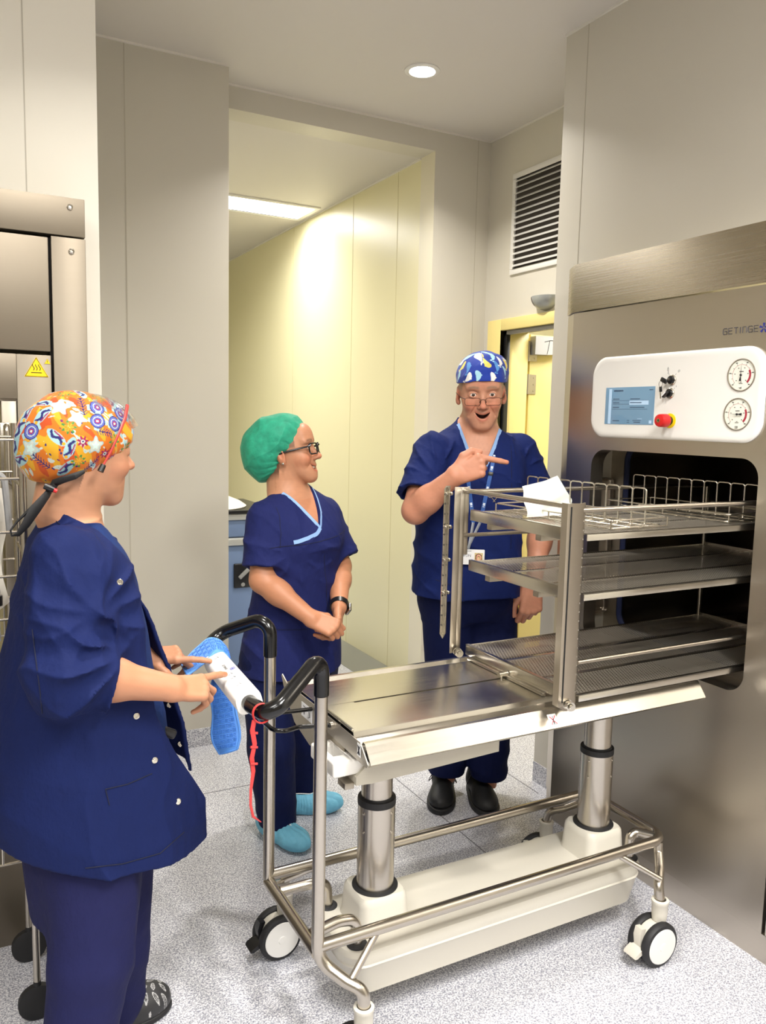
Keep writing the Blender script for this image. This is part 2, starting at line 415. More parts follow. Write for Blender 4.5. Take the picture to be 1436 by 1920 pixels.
# ---------------- door frame and open leaf
fr=MB(); J=.115
fr.box(XW-.02,XW+.16,DY1,DY1+J,0,DZ+.058,.003); fr.box(XW-.02,XW+.16,DY0-.0,DY1,DZ,DZ+.058,.003); fr.box(XW-.02,XW+.16,DY0-.05,DY0,0,DZ+.058,.003)
fr.box(XW+.03,XW+.16,DY1-.012,DY1,0,DZ,.002)
d=fr.build('door_frame_1',doory); struct(d)
sl=MB(); sl.box(XW+.005,XW+.03,DY1-.022,DY1,0,DZ,.001); struct(sl.build('trim_17',blackp))
sl=MB(); sl.box(XW+.005,XW+.03,DY0,DY1,DZ-.02,DZ-.0005,.001); struct(sl.build('trim_18',mat('grey_seal',srgb(150,148,146),.5)))
leaf=thing('door_1','','door',(2.77,3.50,0)); del leaf['label']; del leaf['category']; leaf['kind']='structure'
MB().box(2.755,3.62,3.505,3.548,.008,DZ-.005,.002).build('door_leaf',doory,leaf)
for z in (1.88,1.706,.25):
    h=MB(); h.box(2.63,2.735,3.492,3.4955,z-.052,z+.052); h.box(2.737,2.80,3.501,3.5045,z-.052,z+.052)
    h.cyl((2.737,3.493,z-.053),(2.737,3.493,z+.053),.008,12)
    for dz in (-.035,0,.035):
        h.cyl((2.655,3.4925,z+dz),(2.655,3.490,z+dz),.005,8); h.cyl((2.785,3.5015,z+dz),(2.785,3.4995,z+dz),.005,8)
    h.build('hinge',steel_dull,leaf)
c=MB(); pts=[(2.75,0,1.958),(3.00,0,1.958),(3.00,0,1.930),(2.97,0,1.895),(2.92,0,1.873),(2.85,0,1.864),(2.75,0,1.862)]
c.prism([(p[0],3.455,p[2]) for p in pts],(0,.049,0)); c.build('door_closer',mat('closer_grey',srgb(188,188,192),.4),leaf)
c=MB(); c.tube([(2.99,3.4545,1.940),(2.85,3.4545,1.940),(2.81,3.4545,1.930)],.0016,6); c.tube([(2.845,3.4545,1.94),(2.83,3.4545,1.866)],.0014,6); c.build('closer_seam',darkm,leaf)
# ================================================================== STERILISER ON THE RIGHT
SX=1.965
def ring_fill(mb,inner,outer_fn,x):
    """quads between a convex inner loop and its projection on an outer loop, in plane x"""
    n=len(inner); a=[(x,p[0],p[1]) for p in inner]; b=[(x,*outer_fn(p)) for p in inner]
    mb.add(a+b,[(i,(i+1)%n,n+(i+1)%n,n+i) for i in range(n)])
    for i in range(n):
        p,q=b[i],b[(i+1)%n]
        if abs(p[1]-q[1])>1e-6 and abs(p[2]-q[2])>1e-6:
            Y=[v[1] for v in b]; Z=[v[2] for v in b]
            cy=min((min(Y),max(Y)),key=lambda t:min(abs(t-p[1]),abs(t-q[1]))); cz=min((min(Z),max(Z)),key=lambda t:min(abs(t-p[2]),abs(t-q[2])))
            mb.add([p,(x,cy,cz),q],[(0,1,2)])
def rect_proj(c,y0,y1,z0,z1):
    def f(p):
        dy,dz=p[0]-c[0],p[1]-c[1]; t=1e9
        if dy>1e-9: t=min(t,(y1-c[0])/dy)
        if dy<-1e-9: t=min(t,(y0-c[0])/dy)
        if dz>1e-9: t=min(t,(z1-c[1])/dz)
        if dz<-1e-9: t=min(t,(z0-c[1])/dz)
        return (c[0]+dy*t,c[1]+dz*t)
    return f
st=thing('steriliser','brushed steel steriliser in the right wall with white control panel and open chamber','steriliser',(SX,1.8,0))
PY0,PY1,PZ0,PZ1=1.352,2.32,0.085,1.888
OY0,OY1,OZ0,OZ1=1.471,2.134,.741,1.414
inner=rrect(OY0,OY1,OZ0,OZ1,.058,10)
# refine straight sides and add exact corners
def refine(P,step=.03):
    out=[]
    for i in range(len(P)):
        a,b=P[i],P[(i+1)%len(P)]; L=math.hypot(b[0]-a[0],b[1]-a[1]); k=max(1,int(L/step))
        out+=[(a[0]+(b[0]-a[0])*j/k,a[1]+(b[1]-a[1])*j/k) for j in range(k)]
    return out
innr=refine(inner)
YS=2.262
fp=MB(); c=((OY0+OY1)/2,(OZ0+OZ1)/2)
mid=rect_proj(c,1.40,2.20,.60,1.60)
ring_fill(fp,innr,mid,SX)
fp.add([(SX,1.352,PZ0),(SX,1.40,PZ0),(SX,1.40,PZ1),(SX,1.352,PZ1)],[(0,1,2,3)])
fp.add([(SX,2.20,PZ0),(SX,YS,PZ0),(SX,YS,PZ1),(SX,2.20,PZ1)],[(0,1,2,3)])
fp.add([(SX,1.40,PZ0),(SX,2.20,PZ0),(SX,2.20,.60),(SX,1.40,.60)],[(0,1,2,3)]); fp.add([(SX,1.40,1.60),(SX,2.20,1.60),(SX,2.20,PZ1),(SX,1.40,PZ1)],[(0,1,2,3)])
# angled edge and return towards the wall
fp.add([(SX,YS,PZ0),(2.012,2.345,PZ0),(2.012,2.345,PZ1),(SX,YS,PZ1)],[(0,1,2,3)]); fp.add([(2.012,2.345,PZ0),(XB+.01,2.345,PZ0),(XB+.01,2.345,PZ1),(2.012,2.345,PZ1)],[(0,1,2,3)])
n=len(innr); fp.add([(SX,*p) for p in innr]+[(SX+.055,*p) for p in innr],[(i,(i+1)%n,n+(i+1)%n,n+i) for i in range(n)])
fp.add([(SX,1.352,PZ0),(2.1,1.352,PZ0),(2.1,1.352,PZ1),(SX,1.352,PZ1)],[(0,1,2,3)])
fp.build('front_panel',steel,st,recalc=False)
tp=MB(); tp.prism([(SX-.004,.72,1.892),(SX-.004,YS+.002,1.892),(2.010,2.348,1.892),(2.16,2.348,1.892),(2.16,.72,1.892)],(0,0,.165)); tp.build('top_panel',mat('brushed_steel_top',srgb(190,180,164),0.27,1.0,noise=((2,2,320),.02,.0001,.02,.03)),st)
kp=MB(); kp.prism([(SX+.004,.72,0.0),(SX+.004,YS+.002,0.0),(2.014,2.343,0.0),(2.13,2.343,0.0),(2.13,.72,0.0)],(0,0,.082)); kp.build('kick_plate',steel,st)
sp=MB(); sp.box(SX,2.1,.72,1.342,.085,1.888,.002); sp.build('side_panel',steel,st)
MB().box(SX+.02,2.1,1.342,1.352,.0,1.888).build('panel_gap',darkm,st)
# recess behind the front panel, with gasket and chamber
ch=MB(); a=SX+.055; d=2.22
y0,y1,z0,z1=1.44,2.30,.69,1.47
ch.add([(a,y0,z0),(a,y1,z0),(a,y1,z1),(a,y0,z1),(d,y0,z0),(d,y1,z0),(d,y1,z1),(d,y0,z1)],[(0,1,5,4),(1,2,6,5),(2,3,7,6),(3,0,4,7)])
gi=refine(rrect(1.45,2.215,.735,1.425,.06,8)); f=rect_proj((1.83,1.08),y0,y1,z0,z1); ring_fill(ch,gi,f,d)
f2=rect_proj(c,y0,y1,z0,z1); ring_fill(ch,innr,f2,a)
ch.build('door_recess',mat('recess_steel',srgb(205,198,186),.5,1.0,noise=((5,5,30),.05,.0006,.15,.1)),st,recalc=False)
g=MB(); n=len(gi); g.tube([(d-.004,*p) for p in gi],.011,8,closed=True); g.build('door_gasket',mat('blue_gasket',srgb(40,48,84),.5),st)
cb=MB(); e=3.0; n=len(gi)
cb.add([(d,*p) for p in gi]+[(e,*p) for p in gi],[(i,(i+1)%n,n+(i+1)%n,n+i) for i in range(n)]); cb.add([(e,*p) for p in gi],[tuple(range(n))])
cb.build('chamber',chamber,st,recalc=False)
r=MB(); r.box(2.23,2.95,1.50,1.52,.745,.765); r.box(2.23,2.95,2.08,2.10,.745,.765)
r.box(2.55,2.66,1.75,1.752,1.15,1.30,.001); r.box(2.5,2.95,1.455,1.462,1.1,1.24,.001); r.cyl((2.60,1.749,1.25),(2.60,1.745,1.25),.012,12)
split_build(r,'chamber_rail',steel_dull,st)
ps=MB(); ps.box(2.0,2.215,2.285,2.296,.78,1.30,.02,4); ps.build('recess_cover',mat('recess_cover_steel',srgb(186,178,168),.3,1.0),st)
# control panel : rounded, slightly domed rim
cp=MB(); loops=[]
for ins,x in ((0,SX-.0005),(0,SX-.006),(.004,SX-.0105),(.010,SX-.012),(.020,SX-.0115),(.030,SX-.0105)):
    loops.append([(x,p[0],p[1]) for p in rrect(1.467+ins,2.139-ins,1.457+ins,1.7255-ins,.062-ins*.6,10)])
n=len(loops[0]); vs=sum(loops,[]); fs=[(k*n+i,k*n+(i+1)%n,(k+1)*n+(i+1)%n,(k+1)*n+i) for k in range(len(loops)-1) for i in range(n)]
cp.add(vs,fs,True); cp.add(loops[-1],[tuple(range(n))]); PX=SX-.0105
cpo=cp.build('control_panel',white,st)
# screen
sc=MB(); sc.box(PX-.0015,PX+.002,1.853,2.068,1.502,1.623,.0008)
sco=sc.build('touch_screen',mat('lcd_screen',srgb(70,92,108),.15,0,emit=srgb(118,150,172),es=.55),cpo)
L=MB(); X=PX-.0022
def ln(y,z,w,h): L.box(X,X+.0008,y-w,y,z,z+h)
lc=mat('screen_print',srgb(60,78,96),.4,emit=srgb(62,84,110),es=.35); lc2=mat('screen_bar',srgb(150,170,190),.4,emit=srgb(150,178,200),es=.5)
L.mat(lc)
ln(2.03,1.609,.042,.005); ln(1.875,1.611,.016,.003)
for z in (1.583,1.571,1.556): ln(2.032,z,.028,.003)
ln(2.032,1.567,.075,.0012); ln(1.955,1.583,.042,.003); ln(1.955,1.571,.05,.003); ln(1.955,1.556,.062,.003); ln(2.035,1.551,.155,.0012); ln(2.035,1.579,.16,.001)
ln(2.03,1.512,.03,.003); ln(1.965,1.514,.010,.002); ln(1.965,1.508,.010,.002); ln(1.94,1.514,.035,.002); ln(1.935,1.508,.028,.003)
L.mat(lc2); ln(1.958,1.5655,.082,.014); ln(2.052,1.503,.012,.115) ; ln(1.870,1.506,.010,.010); ln(1.92,1.520,.02,.001)
L.mat(lc); ln(1.955,1.571,.05,.003)
L.v=[(v[0]-(.0004 if i>=len(L.v)-8 else 0),v[1],v[2]) for i,v in enumerate(L.v)]
L.build('screen_graphics',None,sco)
text_mesh('screen_title','GETINGE',.0075,(X-.0006,2.03,1.609),(0,-1,0),(0,0,1),lc,sco,.0002)
# gauges
def gauge(y,z,needle,icon):
    g=MB(); g.mat(steel_dull); R=.0435
    g.lathe((PX,y,z),(-1,0,0),[(R+.002,-.001),(R+.002,.003),(R,.0035),(R-.001,-.004)],40)
    go=g.build('pressure_gauge',None,cpo)
    MB().lathe((PX-.0006,y,z),(-1,0,0),[(R-.001,0),(0,0.0001)],40).build('dial',mat('dial_white',srgb(228,228,216),.4),go)
    T=MB(); T.mat(black_ink); X=PX-.0012
    def P(a,r): a=math.radians(a); return (y+math.sin(a)*r*-1,z+math.cos(a)*r)   # a clockwise seen from the room: +y is left
    for i in range(0,11):
        a=-135+27*i
        r0,r1=(.029,.034) if i%2==0 else (.030,.033)
        p,q=P(a,r0),P(a,r1); T.tube([(X,*p),(X,*q)],.0004,4)
        if i%2==0:
            p=P(a,.0375); T.box(X-.0002,X,p[0]-.0028,p[0]+.0028,p[1]-.001,p[1]+.001)
            p=P(a,.0215); T.box(X-.0002,X,p[0]-.0016,p[0]+.0016,p[1]-.001,p[1]+.001)
    T.box(X-.0002,X,y-.007,y+.007,z+.009,z+.0105); T.box(X-.0002,X,y-.006,y+.006,z-.024,z-.0228); T.box(X-.0002,X,y-.0025,y+.0025,z-.0205,z-.0195)
    if icon: T.tube([(X,y+.006,z-.035),(X,y+.001,z-.035),(X,y-.003,z-.033),(X,y-.003,z-.038),(X,y+.001,z-.038),(X,y+.001,z-.035)],.0004,4)
    else: T.tube([(X,y+.006,z-.034),(X,y+.006,z-.039),(X,y-.004,z-.039),(X,y-.004,z-.034)],.0004,4,closed=True); 
    T.tube([(X,y+.002,z-.035),(X,y+.002,z-.038),(X,y-.002,z-.038),(X,y-.002,z-.035)],.0004,4,closed=True)
    T.build('dial_marks',None,go)
    A=MB(); gr=[]
    for i in range(13):
        a=62+(136-62)*i/12; p,q=P(a,.0255),P(a,.0315); gr.append([(X,*p),(X,*q)])
    A.sheet(gr,.0004,False); A.build('red_zone',mat('dial_red',srgb(160,44,60),.5),go)
    A=MB(); gr=[]
    for i in range(30):
        a=-135+(270)*i/29; p,q=P(a,.0288),P(a,.0296); gr.append([(X+.0003,*p),(X+.0003,*q)])
    A.sheet(gr,.0003,False).build('dial_arc',mat('dial_pink',srgb(200,130,130),.5),go)
    nd=MB(); a=needle; p=P(a,.028); q=P(a+180,.010); t=P(a+180,.016)
    s0=P(a+90,.0008); s1=P(a-90,.0008); nd.prism([(X-.003,*s0),(X-.003,*p),(X-.003,*s1),(X-.003,*q)],(-.0006,0,0))
    w0,w1=P(a+168,.017),P(a+192,.017); nd.prism([(X-.003,y,z),(X-.003,*w0),(X-.003,*w1)],(-.0006,0,0))
    nd.cyl((X-.0005,y,z),(X-.0042,y,z),.0026,12)
    nd.build('needle',black_ink,go)
    return go
gauge(1.541,1.646,2,True); gauge(1.545,1.537,-90,False)
# switches
def ringsw(y,z):
    b=MB(); b.lathe((PX,y,z),(-1,0,0),[(.0165,-.001),(.0165,.003),(.0145,.005),(.0125,.005),(.0125,.003)],28); return b
b=ringsw(1.788,1.640); k=b.build('key_switch',chrome,cpo); MB().lathe((PX,1.788,1.640),(-1,0,0),[(.0122,0),(.0122,.009),(.009,.011),(0,.011)],24).build('lock_barrel',blackp,k)
kb=MB(); kb.mat(blackp)
M=Matrix.Rotation(math.radians(25),3,'X'); kb.obox((PX-.022,1.800,1.638),M,(.007,.026,.014),.003,3)
kb.mat(chrome); kb.box(PX-.018,PX-.010,1.787,1.789,1.636,1.645)
kb.tube([(PX-.022+.001*math.cos(a),1.812+.008*math.cos(a),1.628+.009*math.sin(a)) for a in [2*PI*i/20 for i in range(20)]],.0009,6,closed=True)
kb.mat(blackp); kb.obox((PX-.020,1.8125,1.612),Matrix.Rotation(math.radians(-8),3,'X'),(.004,.011,.017),.002,3)
kb.mat(chrome); kb.obox((PX-.019,1.8135,1.594),Matrix.Rotation(math.radians(-8),3,'X'),(.0015,.004,.022))
kb.build('key',None,k)
k=ringsw(1.792,1.600).build('selector_switch',chrome,cpo); kk=MB(); kk.lathe((PX,1.792,1.600),(-1,0,0),[(.0125,0),(.0125,.007),(.011,.009),(0,.009)],24)
kk.obox((PX-.014,1.797,1.596),Matrix.Rotation(math.radians(-40),3,'X'),(.014,.026,.008),.003,3); kk.build('knob',blackp,k)
mk=MB(); mk.obox((PX-.0215,1.799,1.597),Matrix.Rotation(math.radians(-40),3,'X'),(.001,.018,.003),0); mk.build('knob_mark',whitest,k)
mk=MB(); X=PX-.0004
for (ya,za,yb,zb) in ((1.800,1.657,1.803,1.661),(1.776,1.655,1.773,1.659),(1.779,1.613,1.776,1.616),(1.770,1.618,1.770,1.623),(1.806,1.613,1.808,1.615)): mk.tube([(X,ya,za),(X,yb,zb)],.0006,4)
mk.tube([(X,1.766,1.663),(X,1.766,1.669),(X,1.7605,1.670),(X,1.7605,1.664)],.0005,4,closed=True)
mk.tube([(X,1.8085,1.669),(X,1.8085,1.675),(X,1.8035,1.675),(X,1.8035,1.669)],.0005,4,closed=True); mk.tube([(X,1.8075,1.675),(X,1.806,1.680),(X,1.8045,1.675)],.0005,4); mk.tube([(X,1.806,1.669),(X,1.803,1.664),(X,1.807,1.661)],.0006,4)
split_build(mk,'switch_mark',greytext,cpo)
es=MB(); es.mat(yellowp).lathe((PX,1.786,1.516),(-1,0,0),[(.0225,-.001),(.0225,.002),(.014,.003)],32)
es.mat(blackp).lathe((PX,1.786,1.516),(-1,0,0),[(.014,.002),(.014,.014),(.018,.016)],32)
es.mat(redp).lathe((PX,1.786,1.516),(-1,0,0),[(.010,.015),(.019,.016),(.0205,.018),(.0205,.022),(.0198,.044),(.018,.048),(.012,.050),(0,.0505)],32)
eo=es.build('emergency_stop_button',None,cpo); MB().lathe((PX-.0502,1.786,1.516),(-1,0,0),[(.006,0),(.006,.0015),(.0045,.0015),(.0045,.0006),(0,.0006)],20).build('lock',mat('brass_lock',srgb(190,180,130),.3,1),eo)
lk=MB(); lk.box(PX-.053,PX-.0508,1.7855,1.7865,1.513,1.519).build('lock_slot',darkm,eo)
# brand lettering: squared letters, and the blue asterisk beside them
def lettering():
    b=MB(); X=SX-.0008; z0=1.7635; h=.0165; y=1.621; w=.0128; s=.0055; t=.0011
    def st_(pts): b.tube([(X,y-p[0]*w,z0+p[1]*h) for p in pts],t,4)
    G=[(1,.88),(.9,1),(.15,1),(0,.82),(0,.18),(.15,0),(1,0),(1,.5),(.45,.5)]
    glyph={'G':[G],'E':[[(1,1),(0,1),(0,0),(1,0)],[(0,.52),(.9,.52)]],'T':[[(0,1),(1,1)],[(.5,1),(.5,0)]],'I':[[(.15,1),(.15,0)]],'n':[[(0,0),(0,1),(.8,1),(.97,.82),(.97,0)]]}
    for ch in 'GETInGE':
        for g in glyph[ch]: st_(g)
        y-= (w*.35+s) if ch=='I' else w+s
    return b
lettering().build('brand_lettering',mat('dark_grey_print',srgb(62,60,70),.5),st)
b=MB(); 
for i in range(5):
    a=math.radians(90+72*i); c0=(1.489,1.772); 
    u=V((0,math.cos(a),math.sin(a))); q=V((0,-u.z,u.y)); ctr=V((SX-.0006,*c0))
    b.prism([ctr+u*.003+q*.0012,ctr+u*.0135+q*.0034,ctr+u*.0135-q*.0034,ctr+u*.003-q*.0012],(-.0005,0,0))
b.build('brand_emblem',mat('emblem_blue',srgb(44,48,130),.5),st)
sb=MB()
for z in (.62,): sb.cyl((2.05,1.50,z),(2.045,1.50,z),.004)
for (y,z) in ((1.93,.205),(1.945,.205)): sb.lathe((SX,y,z),(-1,0,0),[(.006,0),(.006,.004),(0,.006)],12)
split_build(sb,'screw',chrome,st)

# ================================================================== STERILISER ON THE LEFT
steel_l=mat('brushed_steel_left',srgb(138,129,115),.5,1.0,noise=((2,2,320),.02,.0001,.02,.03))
s2=thing('steriliser','brushed steel washer steriliser at the left edge with a yellow hot surface triangle','steriliser',(-.3,2.35,0))
FY=2.35
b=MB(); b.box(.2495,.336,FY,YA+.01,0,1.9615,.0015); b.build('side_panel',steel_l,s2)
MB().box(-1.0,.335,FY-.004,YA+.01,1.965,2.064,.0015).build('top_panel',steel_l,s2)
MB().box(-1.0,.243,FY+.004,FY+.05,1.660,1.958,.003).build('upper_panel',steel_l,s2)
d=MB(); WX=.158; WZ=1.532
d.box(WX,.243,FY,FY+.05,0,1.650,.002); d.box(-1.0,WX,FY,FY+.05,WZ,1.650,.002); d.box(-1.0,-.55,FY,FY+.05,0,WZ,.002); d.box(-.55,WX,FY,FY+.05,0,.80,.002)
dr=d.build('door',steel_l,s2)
MB().box(.243,.2495,FY+.02,FY+.06,0,1.96).build('panel_gap',darkm,s2)
w_=MB(); w_.box(.118,WX,FY+.01,FY+.045,.80,WZ,.004); w_.box(-.55,WX,FY+.01,FY+.045,WZ-.006,WZ,.0); w_.build('window_frame',steel_dull,dr)
MB().box(-.55,.118,FY+.03,FY+.036,.80,WZ-.006).build('window_glass',mat('tinted_glass',srgb(196,184,140),.05,0,trans=.5,ior=1.45),dr)
bk=MB(); bk.box(-.55,WX,FY+.33,FY+.34,.75,WZ+.05); bk.build('chamber_back',mat('chamber_yellow',srgb(205,190,140),.5,.5),s2)  # plain pale yellow back panel behind the tinted window
hd=MB(); hd.tube(fillet([(.128,FY-.002,1.46),(.128,FY-.03,1.46),(.128,FY-.03,1.32),(.150,FY-.005,1.30)],.02),.008,10); hd.box(.112,.138,FY-.012,FY,1.31,1.47,.004); hd.build('door_handle',steel_v,dr)
sc=MB()
for (x,z) in ((.298,2.04),(.300,1.927)): sc.lathe((x,FY-.004 if z>1.96 else FY,z),(0,-1,0),[(.0075,0),(.0075,.003),(.004,.005),(.004,.002),(0,.002)],14)
split_build(sc,'screw',chrome,s2)
def tri(cx,z0,w,icon):
    h=w*.87; Y=FY-.0006
    b=MB(); b.mat(yellowp).prism([(cx-w/2,Y,z0),(cx+w/2,Y,z0),(cx,Y,z0+h)],(0,-.0004,0))
    def ins(k): cz=z0+h/3; return [(cx+(p[0]-cx)*k,Y-.0006,cz+(p[1]-cz)*k) for p in ((cx-w/2,z0),(cx+w/2,z0),(cx,z0+h))]
    b.mat(black_ink); A=ins(.92); b.tube(A,.0011*w/.06,4,closed=True)
    if icon:
        for k in (-1,0,1): b.tube([(cx+k*.0075+.0022*math.sin(t*5.2),Y-.0008,z0+.017+.0155*t) for t in [i/10 for i in range(11)]],.0009,5)
        b.tube([(cx-.013,Y-.0008,z0+.011),(cx+.013,Y-.0008,z0+.011)],.0009,5)
    else: b.tube([(cx,Y-.0008,z0+.0035),(cx,Y-.0008,z0+.009)],.0006,4)
    b.build('warning_triangle',None,dr)
tri(.206,1.592,.060,True); tri(.2335,1.627,.016,False)

# wire rack of hoses at the left edge
wr=thing('wire_rack','chrome wire basket rack at the left edge holding hoses, in front of the left steriliser','rack',(-.15,2.13,0))
f=MB()
for y in (2.02,2.26):
    for z in (1.435,1.346,1.223,1.12,1.019,.92,.82,.62,.42): f.tube([(-.52,y,z),(.142,y,z)],.0032,8)
for x in (-.52,.142):
    for z in (1.323,1.163,1.071,.98,.82,.62): f.tube([(x,2.02,z),(x,2.26,z)],.0032,8)
for x in (-.4,-.28,-.16,-.04,.06,.105,.142): f.tube([(x,2.26,.42),(x,2.26,1.323)],.0028,8)
for x in (-.4,-.28,-.16,-.04,.075): f.tube([(x,2.02,.42),(x,2.02,1.323)],.0028,8)
f.build('wire_basket',chrome,wr)
f=MB()
for (x,y) in ((-.52,2.02),(.142,2.26),(-.52,2.26),(.142,2.02)): f.cyl((x,y,.09),(x,y,1.47),.0085,12)
split_build(f,'post',steel_v,wr); f=MB()
for (x,y) in ((-.52,2.02),(.142,2.26),(-.52,2.26),(.142,2.02)): f.lathe((x,y-.012,.045),(0,1,0),[(0,0),(.03,0),(.045,.004),(.045,.02),(.03,.024),(0,.024)],20); f.cyl((x,y,.06),(x,y,.1),.009,10)
split_build(f,'caster',rubber,wr,2)
hose=mat('grey_hose',srgb(150,150,150),.3)
h=MB()
for k in range(4):
    x0=.02+.022*k; h.tube([V((x0+.02*math.sin(t*3+k)-.02*t,2.15+.015*k,1.31-.75*t)) for t in [i/14 for i in range(15)]],.008,8)
h.tube(fillet([(.05,2.16,1.28),(.06,2.16,1.35),(.11,2.16,1.35),(.12,2.17,1.2)],.03),.008,8)
h.tube([(.06,2.16,1.14),(.085,2.17,1.03),(.088,2.17,.93)],.005,8)
ho=tag(h.build('breathing_hoses',hose),'bundle of grey hoses hanging in the wire rack at the left edge','hose')
h=MB(); h.cyl((.088,2.17,1.045),(.088,2.17,1.02),.011,12); h.cyl((.088,2.17,1.05),(.088,2.17,1.06),.006,12); h.build('hose_connector',blackp,ho)
h=MB(); h.sheet([[(.035+.075*u+.01*math.sin(v*7),2.20+.012*math.sin(v*9+u*4),1.31-.34*v+.05*u*v) for u in [i/8 for i in range(9)]] for v in [j/14 for j in range(15)]],.001)
tag(h.build('paper_wrap',mat('paper_wrap',srgb(226,220,208),.7)),'crumpled off-white paper wrap inside the wire rack behind the hoses','paper')

# blue storage cart in the corridor
bc=thing('storage_cart','blue storage cart with black latch in the corridor behind the woman in the green cap','cart',(1.15,4.45,0))
bl=mat('cart_blue',srgb(112,134,172),.45); gr=mat('cart_trim_grey',srgb(190,192,190),.35,.3)
MB().box(.72,1.56,4.2,4.75,.12,.80,.01,3).build('body',bl,bc)
MB().box(.72,1.56,4.195,4.75,.845,.94,.008,3).build('drawer',bl,bc)
b=MB(); b.box(.71,1.57,4.18,4.76,.80,.842,.008,3); b.box(.71,1.57,4.18,4.76,.94,.975,.006,3); b.build('trim_bands',gr,bc)
MB().box(.70,1.58,4.17,4.77,.975,.995,.004,3).build('top',blackp,bc)
b=MB(); b.mat(blackp).box(1.335,1.44,4.185,4.20,.565,.70,.006,3); b.mat(mat('latch_grey',srgb(150,150,148),.4)).obox((1.39,4.18,.645),Matrix.Rotation(math.radians(-42),3,'Y'),(.075,.012,.022),.004,3)
b.lathe((1.385,4.185,.583),(0,-1,0),[(.011,0),(.011,.002),(0,.003)],16); b.build('latch',None,bc)
b=MB()
for x in (.80,1.48):
    for y in (4.28,4.67): b.lathe((x,y-.015,.06),(0,1,0),[(0,0),(.04,0),(.06,.005),(.06,.025),(.04,.03),(0,.03)],20); b.box(x-.02,x+.02,y-.02,y+.02,.1,.13)
split_build(b,'caster',blackp,bc,2)
b=MB(); prof=[(0,.075),(.10,.072),(.2,.055),(.27,.025),(.30,0)]
b.lathe((1.17,4.45,.995),(0,0,1),[(.30,0),(.305,.006),(.27,.03),(.2,.058),(.10,.075),(0,.08)],32)
tag(b.build('plastic_cover',cream2),'white domed plastic cover lying on top of the blue storage cart','cover')

# ================================================================== TROLLEY
tr=thing('transfer_trolley','steel loading trolley with cream base and black handle, docked at the open steriliser','trolley',(1.25,1.742,0))
YF,YBk=1.577,1.902; ZR=.29; XL=.702; XR=1.815
f=MB(); rr=.0150
# main loop : rails and right cross tube, one bent tube
loop=fillet([(XL,YF,ZR+.004),(XR,YF,ZR+.004),(XR,YBk,ZR+.004),(XL,YBk,ZR+.004)],.05,8); f.tube(loop,rr,16)
f.tube([(XL,YF,ZR-.012),(XL,YBk,ZR-.012)],rr,16)
# handle posts running down into the legs
for y,s in ((YF,-1),(YBk,1)):
    yc=1.742+s*.247
    f.tube(fillet([(XL,y,.89),(XL,y,.262),(.752,y+s*.052,.226),(.782,yc,.215),(.782,yc,.165)],[0,.06,.08,.04,0],8),rr,16)
    f.tube(fillet([(XR-.03,y,ZR),(1.783,y+s*.005,.262),(1.755,y+s*.038,.235),(1.716,yc-s*.01,.215),(1.716,yc,.165)],[0,.02,.05,.03,0],6),rr*.93,16)
    f.tube([(.856,y,.286),(.760,y+s*.058,.230)],.0085,12)
    f.tube([(1.631,y,.286),(1.718,y+s*.077,.232)],.0085,12)
    # tubes that dive into the base
    ys=1.742+s*.088
    f.tube(fillet([(XL+.01,ys+s*.01,ZR-.01),(.79,ys,ZR-.004),(.838,ys,ZR-.012),(.842,ys,.205)],[0,.1,.035,0],8),rr*.93,16)
    f.tube(fillet([(XR-.01,y-s*.02,ZR),(1.775,ys,ZR-.004),(1.752,ys,ZR-.012),(1.752,ys,.205)],[0,.05,.03,0],8),rr*.93,16)
f.build('frame',steel_v,tr)
def coll(): pass
# handle
h=MB(); R=.0175
def HP(y,s,ye):
    return [(XL,y,.885),(XL,y,.925)]
path=[(XL,YF,.892),(XL,YF,.985),(.545,1.468,.905),(.535,1.56,.9),(.549,1.88,.905),(.575,2.05,.915),(XL+.0,YBk,.995),(XL,YBk,.892)]
h.tube(fillet(path,[0,.035,.06,.05,.05,.06,.045,0],10),R,18); ho=h.build('push_handle',blackg,tr)
h=MB(); a=V((.5365,1.575,.9)); bq=V((.549,1.87,.905))
d=(bq-a).normalized(); up=V((-.30,0,1)); up=(up-d*up.dot(d)).normalized(); sd=d.cross(up)
vs=[];n=28;rings=[]
for t,k in ((0,.86),(.004,.98),(.012,1.0),(.97,1.0),(.985,.97),(1.0,.80)):
    p=a+(bq-a)*t
    for j in range(n):
        ang=2*PI*j/n; cx,cy=math.cos(ang),math.sin(ang); e=.62
        rings.append(p+sd*(.0285*k*math.copysign(abs(cx)**e,cx))+up*(.0235*k*math.copysign(abs(cy)**e,cy)))
m=6; h.add(rings,[(i*n+j,i*n+(j+1)%n,(i+1)*n+(j+1)%n,(i+1)*n+j) for i in range(m-1) for j in range(n)],True); h.add(rings[:n],[tuple(range(n))]); h.add(rings[-n:],[tuple(range(n))])
hc=h.build('control_handset',cream2,ho)
def hs(t,u,z=.0242): return a+(bq-a)*t+sd*u+up*z
g=MB(); g.mat(greytext)
for t in (.20,.36,.44,.86): 
    p=hs(t,.002); g.tube([p+d*.004,p,p-d*.004+sd*.003],.0006,4)
    p=hs(t-.02,-.004); g.tube([p-sd*.003,p+sd*.003],.0005,4)
g.mat(bluetext); c0=hs(.52,.012); g.tube([c0+(d*math.cos(q)+sd*math.sin(q))*.006 for q in [2*PI*i/12 for i in range(12)]],.0006,4,closed=True); g.tube([c0-sd*.004,c0+sd*.004],.0006,4); g.tube([c0-d*.003,c0+d*.003],.0006,4)
split_build(g,'button_mark',None,hc)
text_mesh('brand_print','GETINGE',.0085,hs(.66,-.003),-d,-sd*-1 if False else up.cross(-d),greytext,hc,.0002)
